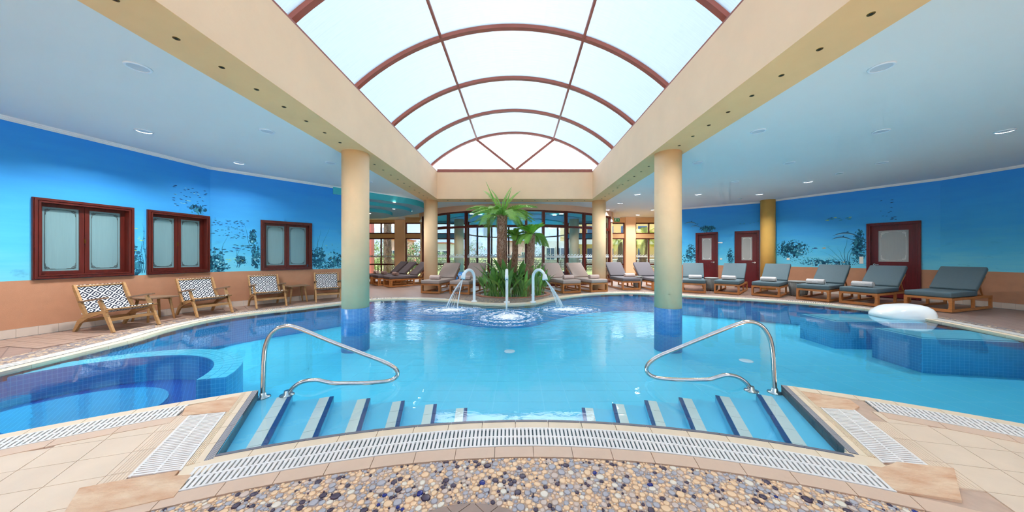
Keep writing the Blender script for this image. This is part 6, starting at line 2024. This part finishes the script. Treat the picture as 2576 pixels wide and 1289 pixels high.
lounger(-6.35, 13.25, 0.72, 0.70, 'plum', 'middle one of three dark brown annex loungers', gP, 'towel_brown', 'brown rolled towel on the middle dark annex lounger', 0.40, -0.05)
lounger(-7.05, 14.0, 0.72, 0.70, 'plum', 'dark brown lounger nearest the red pillar window', gP, 'towel', 'pinkish rolled towel on the dark lounger nearest the red pillar window', 0.40, -0.05)

tub = None
def tub_table(x, y, mat, label, r=0.25, h=0.50):
    t = empty('tub_table', (x, y, -0.014), 0, label, 'side table', 'woven tub tables')
    MB().lathe([(r * 0.78, 0.03), (r * 0.86, 0.12), (r * 0.95, 0.30), (r * 0.98, h - 0.05), (r * 0.95, h - 0.03)], 28).build('basket', M[mat], t)
    bd = MB()
    for k in range(28):
        a = 2 * PI * k / 28
        bd.tube([(r * q * math.cos(a), r * q * math.sin(a), z) for q, z in ((0.79, 0.03), (0.87, 0.12), (0.965, 0.30), (0.99, h - 0.05))], 0.006, 4)
    bd.build('weave', M[mat], t)
    MB().lathe([(r * 1.0, h - 0.045), (r * 1.04, h - 0.03), (r * 1.04, h - 0.01), (r * 1.0, h)], 28).build('top', M[mat], t)
    for k in range(4):
        a = PI / 4 + k * PI / 2
        MB().tube([(r * 0.7 * math.cos(a), r * 0.7 * math.sin(a), 0.0), (r * 0.7 * math.cos(a), r * 0.7 * math.sin(a), 0.04)], 0.015, 8).build('foot', M['dark'], t)
tub_table(4.83, 12.1, 'wicker', 'grey woven tub table between the two grey loungers', 0.18)
tub_table(7.32, 11.30, 'wicker', 'grey woven tub table between the loungers at the first two mural doors', 0.22)
tub_table(9.15, 9.75, 'wicker', 'grey woven tub table beside the ochre column')
tub_table(1.87, 12.3, 'rattan_white', 'pale woven tub table between the taupe loungers on the exit sign side', 0.17)
tub_table(-3.42, 12.45, 'rattan_white', 'pale woven tub table behind the annex side column')

# ------------------------------------------------------------------ armchairs and side tables
def sling(name, w, L, sag, mat, parent, loc, rx, th=0.02):
    mb = MB(); n = 10
    for zz in (0, th):
        for i in range(n + 1):
            t = i / n; z = zz - sag * 4 * t * (1 - t)
            mb.v += [(-w / 2, L * (t - 0.5), z), (w / 2, L * (t - 0.5), z)]
    k = 2 * (n + 1)
    for i in range(n):
        a = 2 * i
        mb.f += [(a, a + 2, a + 3, a + 1), (k + a, k + a + 1, k + a + 3, k + a + 2), (a, k + a, k + a + 2, a + 2), (a + 1, a + 3, k + a + 3, k + a + 1)]
    mb.f += [(0, 1, k + 1, k), (2 * n, k + 2 * n, k + 2 * n + 1, 2 * n + 1)]
    mb.m = [0] * len(mb.f); mb.sm = [False] * len(mb.f)
    return mb.build(name, M[mat], parent, loc, (rx, 0, 0))
def make_chair():
    t = empty('lounge_armchair')
    W = 0.60
    for sgn in (-1, 1):
        x = sgn * W / 2
        def poly(name, pts, mat='oak', th=0.032, bev=0):
            # board in the side plane from a chain of (y, z, width)
            mb = MB(); L_, R_ = [], []
            for i, (y, z, w) in enumerate(pts):
                a = Vector(pts[max(i - 1, 0)][:2]); b3 = Vector(pts[min(i + 1, len(pts) - 1)][:2]); d = (b3 - a).normalized(); nn = Vector((-d.y, d.x)) * w / 2
                L_.append((y + nn.x, z + nn.y)); R_.append((y - nn.x, z - nn.y))
            m = len(pts)
            for xx in (x - th / 2, x + th / 2):
                for q in L_ + R_: mb.v.append((xx, q[0], q[1]))
            for i in range(m - 1):
                mb.f += [(i, i + 1, m + i + 1, m + i), (2 * m + i, 3 * m + i, 3 * m + i + 1, 2 * m + i + 1), (i, 2 * m + i, 2 * m + i + 1, i + 1), (m + i, m + i + 1, 3 * m + i + 1, 3 * m + i)]
            mb.f += [(0, m, 3 * m, 2 * m), (m - 1, 3 * m - 1, 4 * m - 1, 2 * m - 1)]
            mb.m = [0] * len(mb.f); mb.sm = [False] * len(mb.f)
            bm = bmesh.new(); me = mb.mesh(name, M[mat]); bm.from_mesh(me); bmesh.ops.recalc_face_normals(bm, faces=bm.faces[:]); bm.to_mesh(me); bm.free()
            return put(name, me, t)
        poly('front_leg', [(-0.15, 0.545, 0.05), (-0.22, 0.42, 0.065), (-0.32, 0.22, 0.058), (-0.43, 0.0, 0.042)])
        poly('rear_leg', [(-0.30, 0.36, 0.035), (-0.12, 0.325, 0.06), (0.10, 0.27, 0.085), (0.25, 0.17, 0.075), (0.36, 0.0, 0.045)])
        poly('back_stile', [(0.10, 0.24, 0.05), (0.20, 0.42, 0.06), (0.33, 0.70, 0.052), (0.375, 0.80, 0.04)])
        mb = MB()
        prof = [(0.26, 0.50, 0.035), (0.10, 0.525, 0.05), (-0.10, 0.555, 0.075), (-0.26, 0.575, 0.07), (-0.30, 0.578, 0.045)]
        for (ya, za, wa_), (yb, zb, wb_) in zip(prof, prof[1:]):
            vs = [(x + s3 * ww / 2, yy, zz + h3) for yy, zz, ww in ((ya, za, wa_), (yb, zb, wb_)) for s3 in (-1, 1) for h3 in (0, 0.024)]
            mb.add(vs, [(0, 2, 6, 4), (1, 5, 7, 3), (0, 4, 5, 1), (2, 3, 7, 6)])
        n0 = len(mb.v)
        mb.add([(x - 0.0175, 0.26, 0.50), (x + 0.0175, 0.26, 0.50), (x + 0.0175, 0.26, 0.524), (x - 0.0175, 0.26, 0.524)], [(0, 3, 2, 1)])
        mb.add([(x - 0.0225, -0.30, 0.578), (x + 0.0225, -0.30, 0.578), (x + 0.0225, -0.30, 0.602), (x - 0.0225, -0.30, 0.602)], [(0, 1, 2, 3)])
        mb.build('armrest', M['oak_grey'], t)
    MB().bar((-W / 2, -0.315, 0.21), (W / 2, -0.315, 0.21), 0.03, 0.05).build('stretcher', M['oak'], t)
    MB().bar((-W / 2, 0.22, 0.18), (W / 2, 0.22, 0.18), 0.03, 0.05).build('stretcher', M['oak'], t)
    MB().tube([(-W / 2 - 0.03, -0.33, 0.395), (W / 2 + 0.03, -0.33, 0.395)], 0.017, 10).build('seat_bar', M['oak'], t)
    MB().tube([(-W / 2, 0.365, 0.775), (W / 2, 0.365, 0.775)], 0.015, 10).build('back_bar', M['oak'], t)
    sling('seat_sling', W - 0.05, 0.62, 0.035, 'diamond', t, (0, -0.04, 0.345), -math.atan2(0.10, 0.58))
    sling('back_sling', W - 0.05, 0.52, 0.03, 'diamond', t, (0, 0.275, 0.555), math.atan2(0.45, 0.22))
    return t
chair0 = make_chair(); first = True
def chair(x, y, fx, fy, label):
    global first
    o = chair0 if first else copy_tree(chair0); first = False
    o.location = (x, y, -0.006); o.rotation_euler = (0, 0, math.atan2(fx, -fy))
    tag(o, label, 'armchair', 'diamond-patterned armchairs by the mural')
chair(-7.28, 5.42, 0.96, -0.10, 'diamond-patterned oak armchair before the farthest mural window')
chair(-7.10, 6.75, 0.93, -0.33, 'diamond-patterned oak armchair before the mural window at the bend')
chair(-6.58, 7.82, 0.80, -0.60, 'diamond-patterned oak armchair beside the lone side table')
chair(-5.66, 8.85, 0.60, -0.80, 'diamond-patterned oak armchair next to the cream pool column')
def make_side_table():
    t = empty('side_table')
    n = 7; w = 0.50
    for k in range(n):
        x = -w / 2 + w * k / n
        MB().box(x + 0.002, x + w / n - 0.002, -w / 2, w / 2, 0.455, 0.478).build('top_slat', M['oak_grey'], t)
    for y in (-0.15, 0.15): MB().box(-0.20, 0.20, y - 0.02, y + 0.02, 0.42, 0.455).build('apron', M['oak'], t)
    for sx2 in (-1, 1):
        for sy2 in (-1, 1):
            MB().tube([(sx2 * 0.15, sy2 * 0.15, 0.455), (sx2 * 0.20, sy2 * 0.20, 0.0)], [0.024, 0.017], 10).build('leg', M['oak'], t)
    return t
t = make_side_table(); t.location = (-7.42, 6.08, -0.006); t.rotation_euler = (0, 0, dg(-10)); tag(t, 'slatted oak side table between the armchairs at the bend', 'side table', 'oak side tables')
t = copy_tree(t); t.location = (-6.28, 8.45, -0.006); t.rotation_euler = (0, 0, dg(-38)); tag(t, 'slatted oak side table beside the cream column armchair', 'side table', 'oak side tables')
